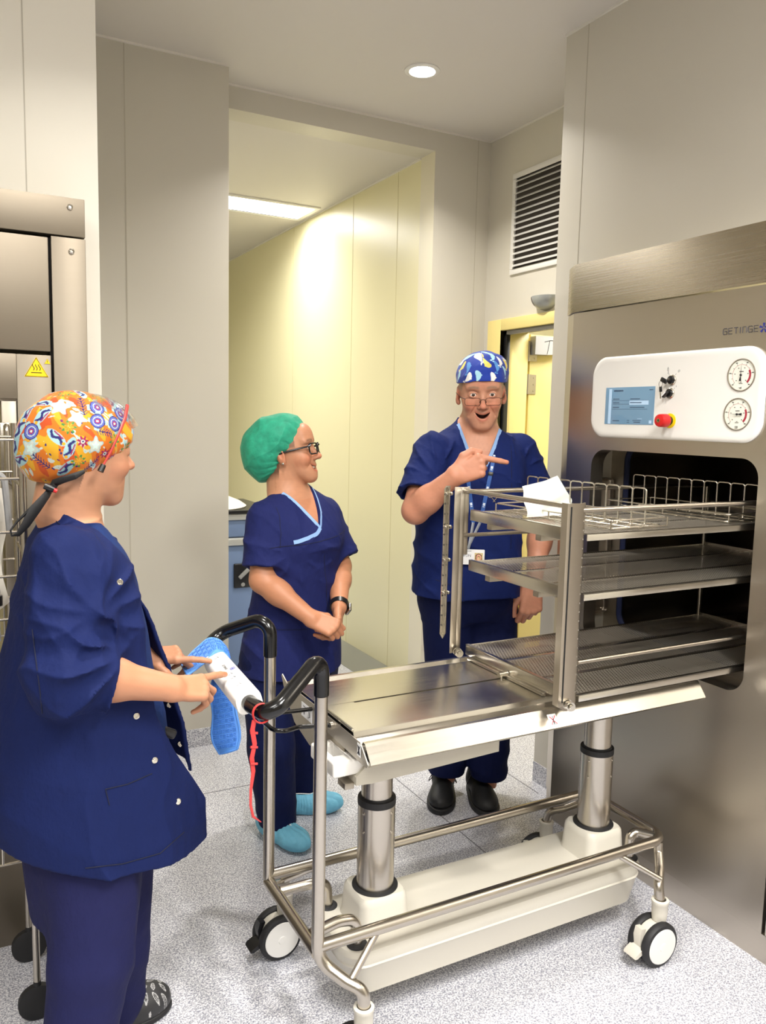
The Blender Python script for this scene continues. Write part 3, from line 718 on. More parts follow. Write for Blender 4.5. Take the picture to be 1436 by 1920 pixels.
# caster builder
def caster(cx,cy,ang,body,lab=None,pedal=True,brakecol=None):
    """stem at (cx,cy); wheel pair trails by 0.02 in direction ang; axle horizontal"""
    di=V((math.cos(ang),math.sin(ang),0)); ax=V((-di.y,di.x,0)); c=V((cx,cy,.0625))+di*.022
    o=MB(); o.mat(body)
    o.lathe((cx,cy,.118),(0,0,1),[(.0,0),(.020,0),(.022,.02),(.0225,.048),(.024,.050),(.024,.058),(.0165,.060),(.0165,.056)],24)
    # yoke hood between the wheels
    vs=[];n=14
    for sgn in (-1,1):
        for i in range(n+1):
            t=math.radians(-40+260*i/n); vs.append(c+ax*(sgn*.0135)+di*(math.cos(t)*.052)+V((0,0,math.sin(t)*.052)))
    o.prism([c+ax*-.0135+di*(math.cos(math.radians(-35+250*i/18))*.054)+V((0,0,math.sin(math.radians(-35+250*i/18))*.054)) for i in range(19)],ax*.027,True)
    ob=o.build('caster',None,tr)
    for sgn in (-1,1):
        w_=MB(); w_.mat(rubber); q=c+ax*(sgn*.014); A=ax*sgn
        w_.lathe(q,A,[(.045,0),(.058,0),(.0625,.005),(.0625,.016),(.058,.022),(.050,.0235)],40)
        w_.mat(white); w_.lathe(q,A,[(.050,.0235),(.049,.0255),(.030,.0262),(.012,.0262),(.011,.028),(0,.0285)],40)
        w_.build('wheel',None,ob)
    pc=brakecol or body
    p=MB(); p.mat(pc); e=-1
    # curved brake lever: upper tab and toe plate on the outer end of the yoke
    def P(u,v,wd): return c+di*u+V((0,0,v))+ax*wd
    for ww,pts in (((-.012,.012),[(.040,.050),(.056,.052),(.062,.030),(.058,.0),(.050,.0),(.050,.028)]),((-.022,.022),[(.050,.004),(.082,-.014),(.086,-.022),(.078,-.024),(.050,-.012)])):
        p.prism([P(u,v,ww[0]) for u,v in pts],ax*(ww[1]-ww[0]))
    p.build('brake_pedal',None,ob)
    return ob
caster(1.716,1.495,math.radians(180),cream); caster(.782,1.495,math.radians(176),cream)
caster(1.716,1.989,math.radians(172),cream); caster(.782,1.989,math.radians(-178),cream,brakecol=blackp)
# base housing
b=MB(); loops=[]
def lp(x0,x1,y0,y1,r,z): return [(p[0],p[1],z) for p in rrect(x0,x1,y0,y1,r,8)]
L_=[lp(.840,1.752,1.645,1.845,.05,.085),lp(.822,1.768,1.628,1.858,.055,.090),lp(.802,1.785,1.616,1.870,.06,.165),lp(.799,1.788,1.613,1.873,.06,.170),lp(.801,1.786,1.616,1.870,.06,.174),lp(.797,1.790,1.612,1.874,.06,.195),lp(.803,1.784,1.618,1.868,.056,.207),lp(.815,1.772,1.630,1.856,.048,.211)]
n=len(L_[0]); b.add(sum(L_,[]),[(k*n+i,k*n+(i+1)%n,(k+1)*n+(i+1)%n,(k+1)*n+i) for k in range(len(L_)-1) for i in range(n)],True); b.add(L_[-1],[tuple(range(n))]); b.add(L_[0],[tuple(range(n))])
bo=b.build('base_housing',cream,tr)
COLS=(.936,1.686)
for cx in COLS:
    b=MB(); L_=[lp(cx-.078,cx+.078,1.664,1.820,.035,.205),lp(cx-.072,cx+.072,1.670,1.814,.03,.222),lp(cx-.068,cx+.068,1.674,1.810,.028,.275),lp(cx-.066,cx+.066,1.676,1.808,.026,.287),lp(cx-.060,cx+.060,1.682,1.802,.022,.295)]
    n=len(L_[0]); b.add(sum(L_,[]),[(k*n+i,k*n+(i+1)%n,(k+1)*n+(i+1)%n,(k+1)*n+i) for k in range(len(L_)-1) for i in range(n)],True); b.add(L_[-1],[tuple(range(n))]); b.build('column_boss',cream,bo)
sk=MB()
for x in (.842,1.752):
    for ys in (1.654,1.830): sk.lathe((x,ys,.210),(0,0,1),[(.026,0),(.026,.003),(.020,.006),(.013,.006)],24)
split_build(sk,'tube_grommet',rubber,bo)
for cx in COLS:
    b=MB(); b.lathe((cx,1.742,.297),(0,0,1),[(.0485,0),(.0485,.237),(.045,.238),(.0445,.22)],48)
    co=b.build('lift_column',steel_v,tr)
    MB().lathe((cx,1.742,.295),(0,0,1),[(.060,0),(.060,.003),(.055,.005),(.048,.005)],40).build('base_ring',rubber,co)
    MB().lathe((cx,1.742,.536),(0,0,1),[(.0495,-.016),(.0495,-.002),(.049,.001),(.043,.001),(.042,.006),(.0405,.006)],40).build('guide_ring',rubber,co)
    MB().lathe((cx,1.742,.30),(0,0,1),[(.0405,0),(.0405,.44)],48).build('inner_tube',steel_v,co)
    sc=MB()
    for ang in (-160,-65):
        for z in (.505,.455): 
            q=math.radians(ang); sc.lathe((cx+.0483*math.cos(q),1.742+.0483*math.sin(q),z),(math.cos(q),math.sin(q),0),[(.0035,0),(.0035,.0012),(.0012,.0018),(0,.0006)],10)
    split_build(sc,'screw',chrome,co)
# table top: formed sheet profile run along x
def run(profile,x0,x1,M_,name,par,th=.0025,cutR=None):
    b=MB(); b.sheet([[(x,y,z) for y,z in profile] for x in (x0,x1)],th,False); return b.build(name,M_,par)
tt=MB()
near=[(1.7625,.770),(1.7625,.786),(1.600,.786),(1.592,.7855),(1.588,.774),(1.560,.7655),(1.553,.7655),(1.542,.781),(1.532,.781),(1.502,.742),(1.512,.734)]
far=[(2*1.767-y,z) for y,z in near]
tt.sheet([[(x,y,z) for y,z in near] for x in (.790,1.852)],.002,False)
tt.sheet([[(x,y,z) for y,z in far] for x in (.790,1.852)],.002,False)
to=tt.build('table_top',steel_h,tr)
MB().box(.88,1.83,1.7635,1.7705,.765,.770).build('drive_slot',darkm,to)
b=MB(); b.box(.790,.878,1.7635,1.7705,.77,.7865).build('slot_cover',steel_h,to)
# end plates under the left end
b=MB(); b.prism([(.787,1.742,.781),(.787,1.545,.7795),(.787,1.505,.742),(.787,1.512,.733),(.787,1.742,.740)],(-.0025,0,0)); b.build('end_plate',mat('end_plate_steel',srgb(178,172,162),.4,.9),to)
b=MB(); b.prism([(.787,1.792,.781),(.787,1.99,.779),(.787,2.03,.795),(.787,2.035,.79),(.787,2.0,.742),(.787,1.935,.690),(.787,1.83,.665),(.787,1.792,.69)],(-.0025,0,0)); b.build('end_plate',MATS['end_plate_steel'],to)
b=MB(); b.tube([(.792,1.735,.789),(.792,1.598,.789)],.0035,8); b.build('edge_roll',steel_h,to)
# sub frame and boxed cover
b=MB(); b.box(.80,1.80,1.52,1.55,.735,.758,.002); b.box(.80,1.80,1.985,2.01,.735,.758,.002)
b.box(.80,1.80,1.62,1.86,.742,.764,.002); b.build('sub_frame',darkm,to)
cb=MB(); cb.prism([(.80,1.555,.742),(1.195,1.555,.742),(1.190,1.600,.655),(.80,1.600,.6545),(.775,1.60,.660)][:0] or [(.83,1.592,.742),(1.206,1.592,.742),(1.206,1.592,.665),(.845,1.592,.652),(.80,1.592,.655),(.80,1.592,.675),(.83,1.592,.702)],(0,.29,0)); co_=cb.build('drive_cover',mat('cover_grey_cream',srgb(196,190,174),.45,.2),to)
b=MB(); b.box(.795,.80,1.65,1.86,.655,.745,.001); b.box(.775,.80,1.60,1.64,.645,.66,.002); b.build('cover_bracket',steel_dull,to)
# white release handle with a slot
b=MB(); hx0,hx1,hy0,hy1,hz0,hz1=.745,.835,1.60,1.735,.678,.716
b.box(hx0,hx1,hy0,1.640,hz0,hz1,.006,4); b.box(hx0,hx1,1.70,hy1,hz0,hz1,.006,4); b.box(hx0,.764,1.634,1.706,hz0,hz1,.006,4); b.box(.79,hx1,1.634,1.706,hz0,hz1,.006,4)
b.build('release_handle',cream2,to)
# brake bar loop
b=MB(); b.tube(fillet([(.792,1.69,.768),(.70,1.70,.775),(.63,1.66,.785),(.63,1.80,.78),(.785,1.82,.765)],.03,8),.0055,10); br=b.build('brake_bar',blackg,tr)
MB().cyl((.80,1.69,.768),(.775,1.69,.769),.0095,14).build('bar_socket',chrome,br)
# stickers on the trolley
def sticker(o,u,v,w,h,name,par,red):
    o,u,v=V(o),V(u).normalized(),V(v).normalized(); n=u.cross(v)
    b=MB(); b.mat(whitest).prism([o,o+u*w,o+u*w+v*h,o+v*h],n*.0005)
    c=o+u*w/2+v*h/2+n*.0008; col=mat('sticker_red',srgb(205,40,44),.5) if red else black_ink
    b.mat(black_ink); b.tube([c-v*h*.25,c+v*h*.12],.0018,6); b.tube([c+v*h*.24-u*.0003,c+v*h*.24+u*.0003],.0022,6); b.tube([c-v*h*.38-u*w*.18,c-v*h*.25,c-v*h*.38+u*w*.18],.0008,5)
    b.mat(col); b.tube([c-u*w*.33-v*h*.33,c+u*w*.33+v*h*.33],.0011,5); b.tube([c-u*w*.33+v*h*.33,c+u*w*.33-v*h*.33],.0011,5)
    return b.build(name,None,par)
nn=V((0,.030,.039)).normalized()
sticker((1.298,1.5045-.0013,.7455),(1,0,0),nn,.026,.032,'warning_sticker',to,True)
sticker((.7835,1.556,.747),(0,-1,-.02),(0,0,1),.017,.030,'warning_sticker',to,False)
b=MB(); b.mat(whitest).prism([(.7838,1.885,.765),(.7838,1.815,.765),(.7838,1.815,.728),(.7838,1.885,.728)],(-.0006,0,0)); b.mat(black_ink)
b.tube([(.783,1.865,.750),(.783,1.865,.736)],.0016,5); b.tube([(.783,1.872,.757),(.783,1.858,.757)],.0008,5); b.tube([(.783,1.835,.752),(.783,1.828,.74),(.783,1.84,.735)],.001,5); b.build('caution_label',None,to)
b=MB(); b.prism([(.800,1.838,.7882),(.832,1.838,.7882),(.816,1.812,.7882)],(0,0,.0004)).build('yellow_triangle_sticker',yellowp,to)

# red strap tied on the handle
b=MB(); cc=V((.5355,1.497,.9035)); ax=V((.0,1,0))
b.tube([cc+V((math.cos(t)*.0188,0.004*math.sin(t),math.sin(t)*.0188)) for t in [2*PI*i/24 for i in range(24)]],.0018,8,closed=True,flat=2.6)
pts=[(.520,1.497,.892),(.517,1.50,.87),(.522,1.50,.84),(.517,1.503,.81),(.521,1.505,.78),(.517,1.508,.74),(.518,1.512,.705),(.526,1.52,.675),(.548,1.532,.652)]
b.tube(pts,[.005,.0052,.0048,.0050,.0045,.003,.0028,.003,.001],8,flat=.35)
for k,z in enumerate((.865,.835,.80)): b.tube([(.513,1.50,z),(.528,1.50,z-.003)],.0026,6)
tag(b.build('red_strap',mat('red_ribbon',srgb(206,58,56),.5)),'thin red plastic strap tied round the black trolley handle','strap')

# blue silicone mat hanging over the handle
def bluemat():
    rows=[((0.482,1.930,0.889),(0.471,1.830,0.893)),((0.532,1.960,0.919),(0.520,1.850,0.914)),((0.571,1.980,0.932),(0.552,1.860,0.931)),((0.595,1.970,0.922),(0.577,1.860,0.916)),((0.594,1.950,0.888),(0.586,1.870,0.882)),((0.553,1.910,0.839),(0.590,1.870,0.846)),((0.552,1.900,0.760),(0.598,1.860,0.777)),((0.554,1.900,0.684),(0.608,1.860,0.701)),((0.569,1.900,0.655),(0.602,1.860,0.677))]
    A=np.array([r[0] for r in rows],float); B=np.array([r[1] for r in rows],float); M_=(A+B)/2
    L=np.r_[0,np.cumsum(np.linalg.norm(np.diff(M_,axis=0),axis=1))]; N=90; q=np.linspace(0,L[-1],N)
    def ip(P):
        out=[]
        for c in range(3):
            y=P[:,c]; m_=np.gradient(y,L); i=np.clip(np.searchsorted(L,q)-1,0,len(L)-2); h=L[i+1]-L[i]; t=(q-L[i])/h
            out.append((2*t**3-3*t**2+1)*y[i]+(t**3-2*t**2+t)*h*m_[i]+(-2*t**3+3*t**2)*y[i+1]+(t**3-t**2)*h*m_[i+1])
        return np.array(out).T
    a_,b_=ip(A),ip(B); K=26; grid=[]
    for i in range(N):
        t=(a_[min(i+1,N-1)]+b_[min(i+1,N-1)]-a_[max(i-1,0)]-b_[max(i-1,0)]); n_=np.cross(t,b_[i]-a_[i]); n_/=np.linalg.norm(n_)+1e-9
        if n_[2]<0 and i<45: n_=-n_
        grid.append([a_[i]+(b_[i]-a_[i])*(j/(K-1))+n_*.004*math.sin(PI*j/(K-1)) for j in range(K)])
    b=MB(); b.sheet(grid,.0032); return b,grid
b,grid=bluemat()
siM=mat('blue_silicone',srgb(88,146,224),.45)
bm_=tag(b.build('silicone_mat',siM),'blue ribbed silicone mat draped over the black trolley handle','mat')
G=np.array(grid); du=np.gradient(G,axis=0); dv=np.gradient(G,axis=1); NN=np.cross(du,dv); NN/=np.linalg.norm(NN,axis=2,keepdims=True)
rb=MB(); 
def ribs():
    k=0
    for i in range(3,86,3):
        for j in range(2,23,3):
            for q in range(3):
                for sg in (1,-1):
                    if ((i//3)+(j//3))%2==0: a0,a1=(i+q,j),(i+q,j+2)
                    else: a0,a1=(i,j+q*1),(i+2,j+q*1)
                    n=NN[a0]*sg*.0028
                    rb.tube([V(G[a0]+n),V(G[a1]+n)],.0009,4)
ribs(); rb.build('ribs',mat('blue_silicone_ribs',srgb(70,128,212),.45),bm_)
for e,j in ((0,0),(0,25)):
    pass
rb=MB(); rb.tube([V(p) for p in G[:,0]],.0032,8); rb.tube([V(p) for p in G[:,-1]],.0032,8); rb.tube([V(p) for p in G[-1,:]],.0032,8); rb.tube([V(p) for p in G[0,:]],.0032,8); rb.build('rim',siM,bm_)

# ================================================================== RACK
rk=thing('loading_rack','stainless steel multi-level loading rack with three perforated shelves, half inside the steriliser','rack',(1.7,1.745,.79))
RX0,RX1,RYN,RYF=1.345,2.16,1.492,1.998
def perf_mat():
    M=bpy.data.materials.new('perforated_steel'); M.use_nodes=True; nt=M.node_tree; b=nt.nodes['Principled BSDF']; out=nt.nodes['Material Output']
    b.inputs['Base Color'].default_value=srgb(204,197,184); b.inputs['Metallic'].default_value=.88; b.inputs['Roughness'].default_value=.42
    tc=nt.nodes.new('ShaderNodeTexCoord'); sp=nt.nodes.new('ShaderNodeSeparateXYZ'); L=nt.links.new; L(tc.outputs['Object'],sp.inputs[0])
    def math_(op,a,b_=None,c=None):
        n=nt.nodes.new('ShaderNodeMath'); n.operation=op
        for i,x in enumerate((a,b_,c)):
            if x is None: continue
            if isinstance(x,(int,float)): n.inputs[i].default_value=x
            else: L(x,n.inputs[i])
        return n.outputs[0]
    p=.010
    u=math_('DIVIDE',sp.outputs[0],p); v=math_('DIVIDE',sp.outputs[1],p)
    # staggered rows of square holes
    row=math_('FLOOR',v); odd=math_('MULTIPLY',math_('MODULO',math_('ABSOLUTE',row),2.0),.5)
    fu=math_('SUBTRACT',math_('FRACT',math_('ADD',u,odd)),.5); fv=math_('SUBTRACT',math_('FRACT',v),.5)
    d=math_('MAXIMUM',math_('ABSOLUTE',fu),math_('ABSOLUTE',fv)); hole=math_('LESS_THAN',d,.36)
    tr_=nt.nodes.new('ShaderNodeBsdfTransparent'); mx=nt.nodes.new('ShaderNodeMixShader'); L(hole,mx.inputs[0]); L(b.outputs[0],mx.inputs[1]); L(tr_.outputs[0],mx.inputs[2]); L(mx.outputs[0],out.inputs[0])
    return M
perf=perf_mat()
RXE=2.40
def shelf(z,withstrips):
    # z = underside of the rim; tray surface just above
    fr=MB(); H=.028
    fr.box(RX0+.03,RXE,RYN+.002,RYN+.0045,z,z+.018,.0008); fr.box(RX0+.03,RXE,RYN+.002,RYN+.014,z+.016,z+.018)
    fr.box(RX0+.03,RXE,RYF-.0045,RYF-.002,z,z+.018,.0008)
    fr.box(RX0+.012,RX0+.0145,RYN+.02,RYF-.02,z-.006,z+.026,.0008); fr.box(RX0+.012,RX0+.024,RYN+.02,RYF-.02,z+.0245,z+.026)
    fr.box(RXE-.003,RXE,RYN,RYF,z-.004,z+.024)
    ys=[RYN+.014,1.640,1.662,1.815,1.837,RYF-.006]
    for y in (1.651,1.826): fr.box(RX0+.02,RXE,y-.011,y+.011,z+.011,z+.0135,.0005); 
    so=fr.build('shelf',steel_h,rk)
    for k in range(3):
        MB().box(RX0+.022,RXE-.004,ys[2*k]+.001,ys[2*k+1]-.001,z+.0135,z+.0148).build('perforated_tray',perf,so)
    return so
for z in (.802,1.062,1.213): shelf(z,True)
# end uprights
b=MB()
# near profile : folded channel with slots
def chan(y,s):
    P=[(RX0-.042,y-s*.002),(RX0-.042,y+s*.004),(RX0-.030,y+s*.004),(RX0-.030,y+s*.010),(RX0-.022,y+s*.010),(RX0-.022,y+s*.002),(RX0+.012,y+s*.002),(RX0+.026,y+s*.010),(RX0+.026,y+s*.002),(RX0+.014,y-s*.004),(RX0-.02,y-s*.004)]
    return P
P=[(RX0-.040,RYN-.002),(RX0-.040,RYN+.020),(RX0-.037,RYN+.020),(RX0-.037,RYN+.001),(RX0-.024,RYN+.001),(RX0-.024,RYN+.005),(RX0-.020,RYN+.005),(RX0-.020,RYN+.001),(RX0+.008,RYN+.001),(RX0+.024,RYN+.012),(RX0+.026,RYN+.009),(RX0+.010,RYN-.002)]
b.prism([(x,y,.800) for x,y in P],(0,0,.508)); 
b.prism([(RX0-.040,RYN-.002,.800),(RX0+.010,RYN-.002,.800),(RX0+.026,RYN+.009,.800),(RX0+.0,RYN+.004,.784),(RX0-.012,RYN+.003,.784)],(0,.003,0))
nu=b.build('upright_channel',steel,rk)
b=MB()
for i in range(21):
    z=.83+i*.0228; b.lathe((RX0+.017,RYN+.0035,z),(.55,-.83,0),[(.0020,-.001),(.0020,.0008),(.0010,.0014),(0,.0014)],8)
b.build('rivets',mat('rivet_white',srgb(225,222,215),.3,.6),nu)
b=MB(); b.box(RX0-.030,RX0-.026,RYN-.0028,RYN-.0018,.81,1.30); b.build('slot',darkm,nu)
b=MB(); b.box(RX0-.012,RX0+.004,RYF-.004,RYF+.004,.800,1.305,.002); b.box(RX0+.002,RX0+.020,RYF,RYF+.003,1.10,1.305,.001); b.box(RX0-.034,RX0-.010,RYF-.003,RYF-.001,.80,1.306,.001); fu=b.build('upright_channel',steel,rk)
b=MB(); b.prism([(RX0-.056,RYF+.018,1.300),(RX0-.050,RYF+.018,1.308),(RX0-.036,RYF+.018,1.308),(RX0-.036,RYF+.018,.858),(RX0-.047,RYF+.018,.842),(RX0-.058,RYF+.018,.858)],(0,.003,0)); b.prism([(RX0-.047,RYF+.020,1.306),(RX0-.047,RYF+.020,.845),(RX0-.047,RYF+.008,.858),(RX0-.047,RYF+.008,1.300)],(.0025,0,0)); gs=b.build('guide_strip',chrome,rk)
b=MB()
for i in range(4):
    z=1.285-i*.100
    for dx in (-.053,-.036): b.lathe((RX0+dx,RYF+.016,z),(0,-1,0),[(.004,-.002),(.0055,0),(.0055,.006),(.003,.009),(0,.009)],12)
split_build(b,'guide_roller',chrome,gs)
b=MB()
for z in [1.255-.031*i for i in range(11)]+[.915,.885]: b.cyl((RX0-.053,RYF+.0172,z),(RX0-.053,RYF+.0165,z),.0028,8); b.cyl((RX0-.041,RYF+.0172,z-.005),(RX0-.041,RYF+.0165,z-.005),.0022,8)
split_build(b,'guide_hole',mat('hole_shadow',srgb(70,66,60),.6),gs)
# top tubes and lower rail tubes
b=MB(); b.tube(fillet([(RX0,RYN+.008,1.296),(RX0,RYF-.002,1.296)],0),.0070,12)
b.tube([(RX0,RYF-.004,1.292),(RXE,RYF-.004,1.292)],.0068,12); b.tube([(RX0+.01,RYN+.006,1.290),(RXE,RYN+.006,1.290)],.0072,12)
b.tube([(RX0,RYF-.004,1.160),(1.90,RYF-.004,1.160)],.0060,12); b.tube([(RX0+.025,RYN+.01,.903),(RXE,RYN+.01,.903)],.0062,12)
b.tube([(RXE-.01,RYN+.006,.80),(RXE-.01,RYN+.006,1.293)],.007,12); b.tube([(RXE-.01,RYF-.004,.80),(RXE-.01,RYF-.004,1.293)],.007,12)
split_build(b,'rail_tube',steel_v,rk)
b=MB()
for z in (.806,):
    for y,s in ((RYF-.004,-1),(RYN+.006,-1)):
        for k,r_ in ((.0,.013),(.010,.010),(.02,.012),(.030,.007)): b.lathe((RX0-.012,y-.006,z),(-.3,-1,0),[(0,k),(r_,k),(r_,k+.007),(0,k+.007)],18)
split_build(b,'roller_bearing',chrome,rk,4)
b=MB()
for z in (1.213,1.062):
    for (y0,x) in ((1.88,1.37),(1.66,1.37)): b.box(RX0+.012,RX0+.12,y0-.012,y0+.012,z-.022,z-.006,.002)
split_build(b,'shelf_bracket',steel_dull,rk)
b=MB(); b.box(RX0+.0,RX0+.012,1.60,1.95,.788,.797,.001); b.cyl((RX0-.02,1.765,.80),(RX0+.01,1.765,.80),.007,12); b.cyl((RX0-.01,1.765,.785),(RX0-.01,1.765,.80),.004,12); b.build('coupling',chrome,rk)

# wire inserts on the top shelf
def insert(x0,y0,lab,n,g):
    """frame with a row of square loops; runs along -y towards the room"""
    t=thing('wire_insert',lab,'wire rack',(x0,y0,1.228),g)
    return t
def wire_insert(o,u,v,L,W,n,H,label):
    """o corner, u along the row of loops, v across"""
    o,u,v=V(o),V(u).normalized(),V(v).normalized(); z=V((0,0,1))
    t=thing('wire_insert',label,'wire insert',tuple(o+u*L/2+v*W/2),'wire inserts on the top shelf of the rack')
    f=MB(); r=.0023
    for h,e in ((.026,0.0),(.004,-.012)):
        pts=[o-u*e-v*e+z*h,o+u*(L+e)-v*e+z*h,o+u*(L+e)+v*(W+e)+z*h,o-u*e+v*(W+e)+z*h]
        f.tube(fillet(pts,.012,5,closed=True),r,8,closed=True)
    for a,b_ in ((0,0),(L,0),(L,W),(0,W),(L/2,0),(L/2,W)): f.tube([o+u*a+v*b_+z*.026,o+u*a+v*b_+z*.004],r,8)
    for k in range(n+1):
        a=L*k/n; f.tube([o+u*a+z*.0035,o+u*a+v*W+z*.0035],.0016,6)
    for k in (.33,.66): f.tube([o+v*W*k+z*.005,o+u*L+v*W*k+z*.005],.0018,6)
    f.build('base_frame',chrome,t)
    lp_=MB(); w=W*.46
    for k in range(n):
        a=L*(k+.35)/n; p=o+u*a+v*(W*.5)
        lp_.tube(fillet([p+z*.004-v*.03,p+z*.006,p+z*H,p+u*(L/n*.92)+v*.004+z*(H-.001),p+u*(L/n*.92)+v*.004+z*.012,p+u*(L/n*.92)-v*.02+z*.004],.008,4),.0021,8)
    lp_.build('loops',chrome,t)
    return t
zt=1.2285
wire_insert((1.455,1.985,zt),(.07,-1,0),(1,.07,0),.455,.22,10,.108,'wire insert with square loops on the top shelf, nearest the uprights')
wire_insert((1.90,1.985,zt),(.07,-1,0),(1,.07,0),.455,.22,10,.108,'wire insert with square loops on the top shelf, reaching into the chamber')
# white paper bag leaning in the first insert
def bag():
    """flat folded bag standing in the insert, top edge rising to the right"""
    b=MB(); N=16
    BL,BR,TL,TR=[A_ for A_ in (V((1.413,1.800,1.237)),V((1.600,1.800,1.240)),V((1.409,1.800,1.322)),V((1.570,1.800,1.356)))]
    gr=[]
    for i in range(N+1):
        s_=i/N; row=[]
        for j in range(N+1):
            q=j/N; lo=BL.lerp(BR,s_); hi=TL.lerp(TR,s_)
            if s_>.82: hi=hi.lerp(lo,(s_-.82)/.18*.62)
            p=lo.lerp(hi,q)+V((0,-1,0))*(.006*math.sin(s_*8+q*4)+.005*math.sin(q*9-s_*6)+.012*math.sin(PI*q)*math.sin(PI*s_)+.018*(1-q)**2)
            row.append(p)
        gr.append(row)
    b.sheet(gr,.0012); return b
tag(bag().build('paper_bag',mat('paper_white',srgb(232,236,228),.75)),'crumpled white paper bag leaning in the wire insert on the top shelf','bag')
# ================================================================== ORGANIC SURFACES (signed distance fields meshed with surface nets)
A3=lambda v: np.array(v,dtype=np.float64)
def nrm(v): v=A3(v); return v/np.linalg.norm(v)
def smin(a,b,k):
    if k<=0: return np.minimum(a,b)
    h=np.clip(.5+.5*(b-a)/k,0,1); return b*(1-h)+a*h-k*h*(1-h)
def smax(a,b,k): return -smin(-a,-b,k)
def cone(P,a,b,ra,rb,sq=None):
    """round cone; sq=(direction, factor) flattens it along a direction"""
    a=A3(a); b=A3(b); ab=b-a; L2=ab@ab; Q=P-a
    t=np.clip((Q@ab)/L2,0,1); off=Q-t[:,None]*ab
    f=1.0
    if sq is not None:
        d=nrm(sq[0]); f=sq[1]; off=off+np.outer((off@d)*(1/f-1),d)
    return (np.linalg.norm(off,axis=1)-(ra+(rb-ra)*t))*min(1,f)
def ell(P,c,r,R=None):
    Q=P-A3(c)
    if R is not None: Q=Q@R
    r=A3(r); k0=np.linalg.norm(Q/r,axis=1); k1=np.linalg.norm(Q/(r*r),axis=1)+1e-9
    return k0*(k0-1)/k1
def fast_ell(P,c,r,R=None):
    Q=P-A3(c)
    if R is not None: Q=Q@R
    r=A3(r); return (np.linalg.norm(Q/r,axis=1)-1)*r.min()
def loft(P,lv,f,capr=.0,e=2.0):
    """lv rows: z, cx, cy, half width (side), half depth (front), half depth (back); f = unit forward direction in plan"""
    lv=np.array(lv,float); lv=lv[np.argsort(lv[:,0])]; z=P[:,2]; zc=np.clip(z,lv[0,0],lv[-1,0])
    # smooth (cosine-free) linear interpolation
    g=[np.interp(zc,lv[:,0],lv[:,i]) for i in range(1,6)]
    f=A3((f[0],f[1])); s=A3((-f[1],f[0]))
    dx=P[:,0]-g[0]; dy=P[:,1]-g[1]; v=dx*f[0]+dy*f[1]; u=dx*s[0]+dy*s[1]
    dep=np.where(v>0,g[3],g[4]); wv=np.maximum(g[2],.004); dep=np.maximum(dep,.004)
    k=(np.abs(u/wv)**e+np.abs(v/dep)**e)**(1/e)
    d=(k-1)*np.minimum(wv,dep)
    dz=np.maximum(lv[0,0]-z,z-lv[-1,0])
    return np.maximum(d,dz)
def spl(lv,n=8):
    """refine loft rows with a monotone-ish cubic"""
    lv=np.array(lv,float); lv=lv[np.argsort(lv[:,0])]; z=lv[:,0]; zz=np.unique(np.concatenate([np.linspace(z[i],z[i+1],n) for i in range(len(z)-1)]))
    out=[zz]
    for c in range(1,lv.shape[1]):
        y=lv[:,c]; m=np.gradient(y,z); i=np.clip(np.searchsorted(z,zz)-1,0,len(z)-2); h=z[i+1]-z[i]; t=(zz-z[i])/h
        out.append((2*t**3-3*t**2+1)*y[i]+(t**3-2*t**2+t)*h*m[i]+(-2*t**3+3*t**2)*y[i+1]+(t**3-t**2)*h*m[i+1])
    return np.array(out).T
def wob(P,seed,sc,n=5):
    """smooth pseudo noise in about -1..1"""
    r=np.random.default_rng(seed); o=np.zeros(len(P))
    for i in range(n):
        k=r.normal(size=3)*A3(sc)*(1+.5*i); o+=np.sin(P@k+r.uniform(0,6.28)+1.3*np.sin(P@(r.normal(size=3)*A3(sc)*.6)+r.uniform(0,6.28)))/(1+.4*i)
    return o/n*1.6
def folds(P,d,freq,seed,warp=1.0,sharp=1.0):
    """cloth ridges running across direction d"""
    d=nrm(d); ph=(P@d)*freq+warp*2.0*wob(P,seed,(9,9,9))
    q=np.abs(np.sin(ph*.5)); return (1-q**.7*sharp)*(.5+.5*wob(P,seed+5,(7,7,7)))
def rfolds(P,c,u,v,n,r0,seed):
    """creases radiating from the point c in the plane (u,v)"""
    Q=P-A3(c); x=Q@nrm(u); y=Q@nrm(v); w=np.cross(nrm(u),nrm(v)); r=np.hypot(x,y)+1e-6; h=Q@w
    a=np.arctan2(y,x)+.22*wob(P,seed,(12,12,12)); q=1-np.abs(np.sin(a*n*.5))**.6
    return (q-.3)*np.exp(-(r/r0)**2)*np.clip((r-.02)/.07,0,1)*np.exp(-(h/(r0*1.3))**2)
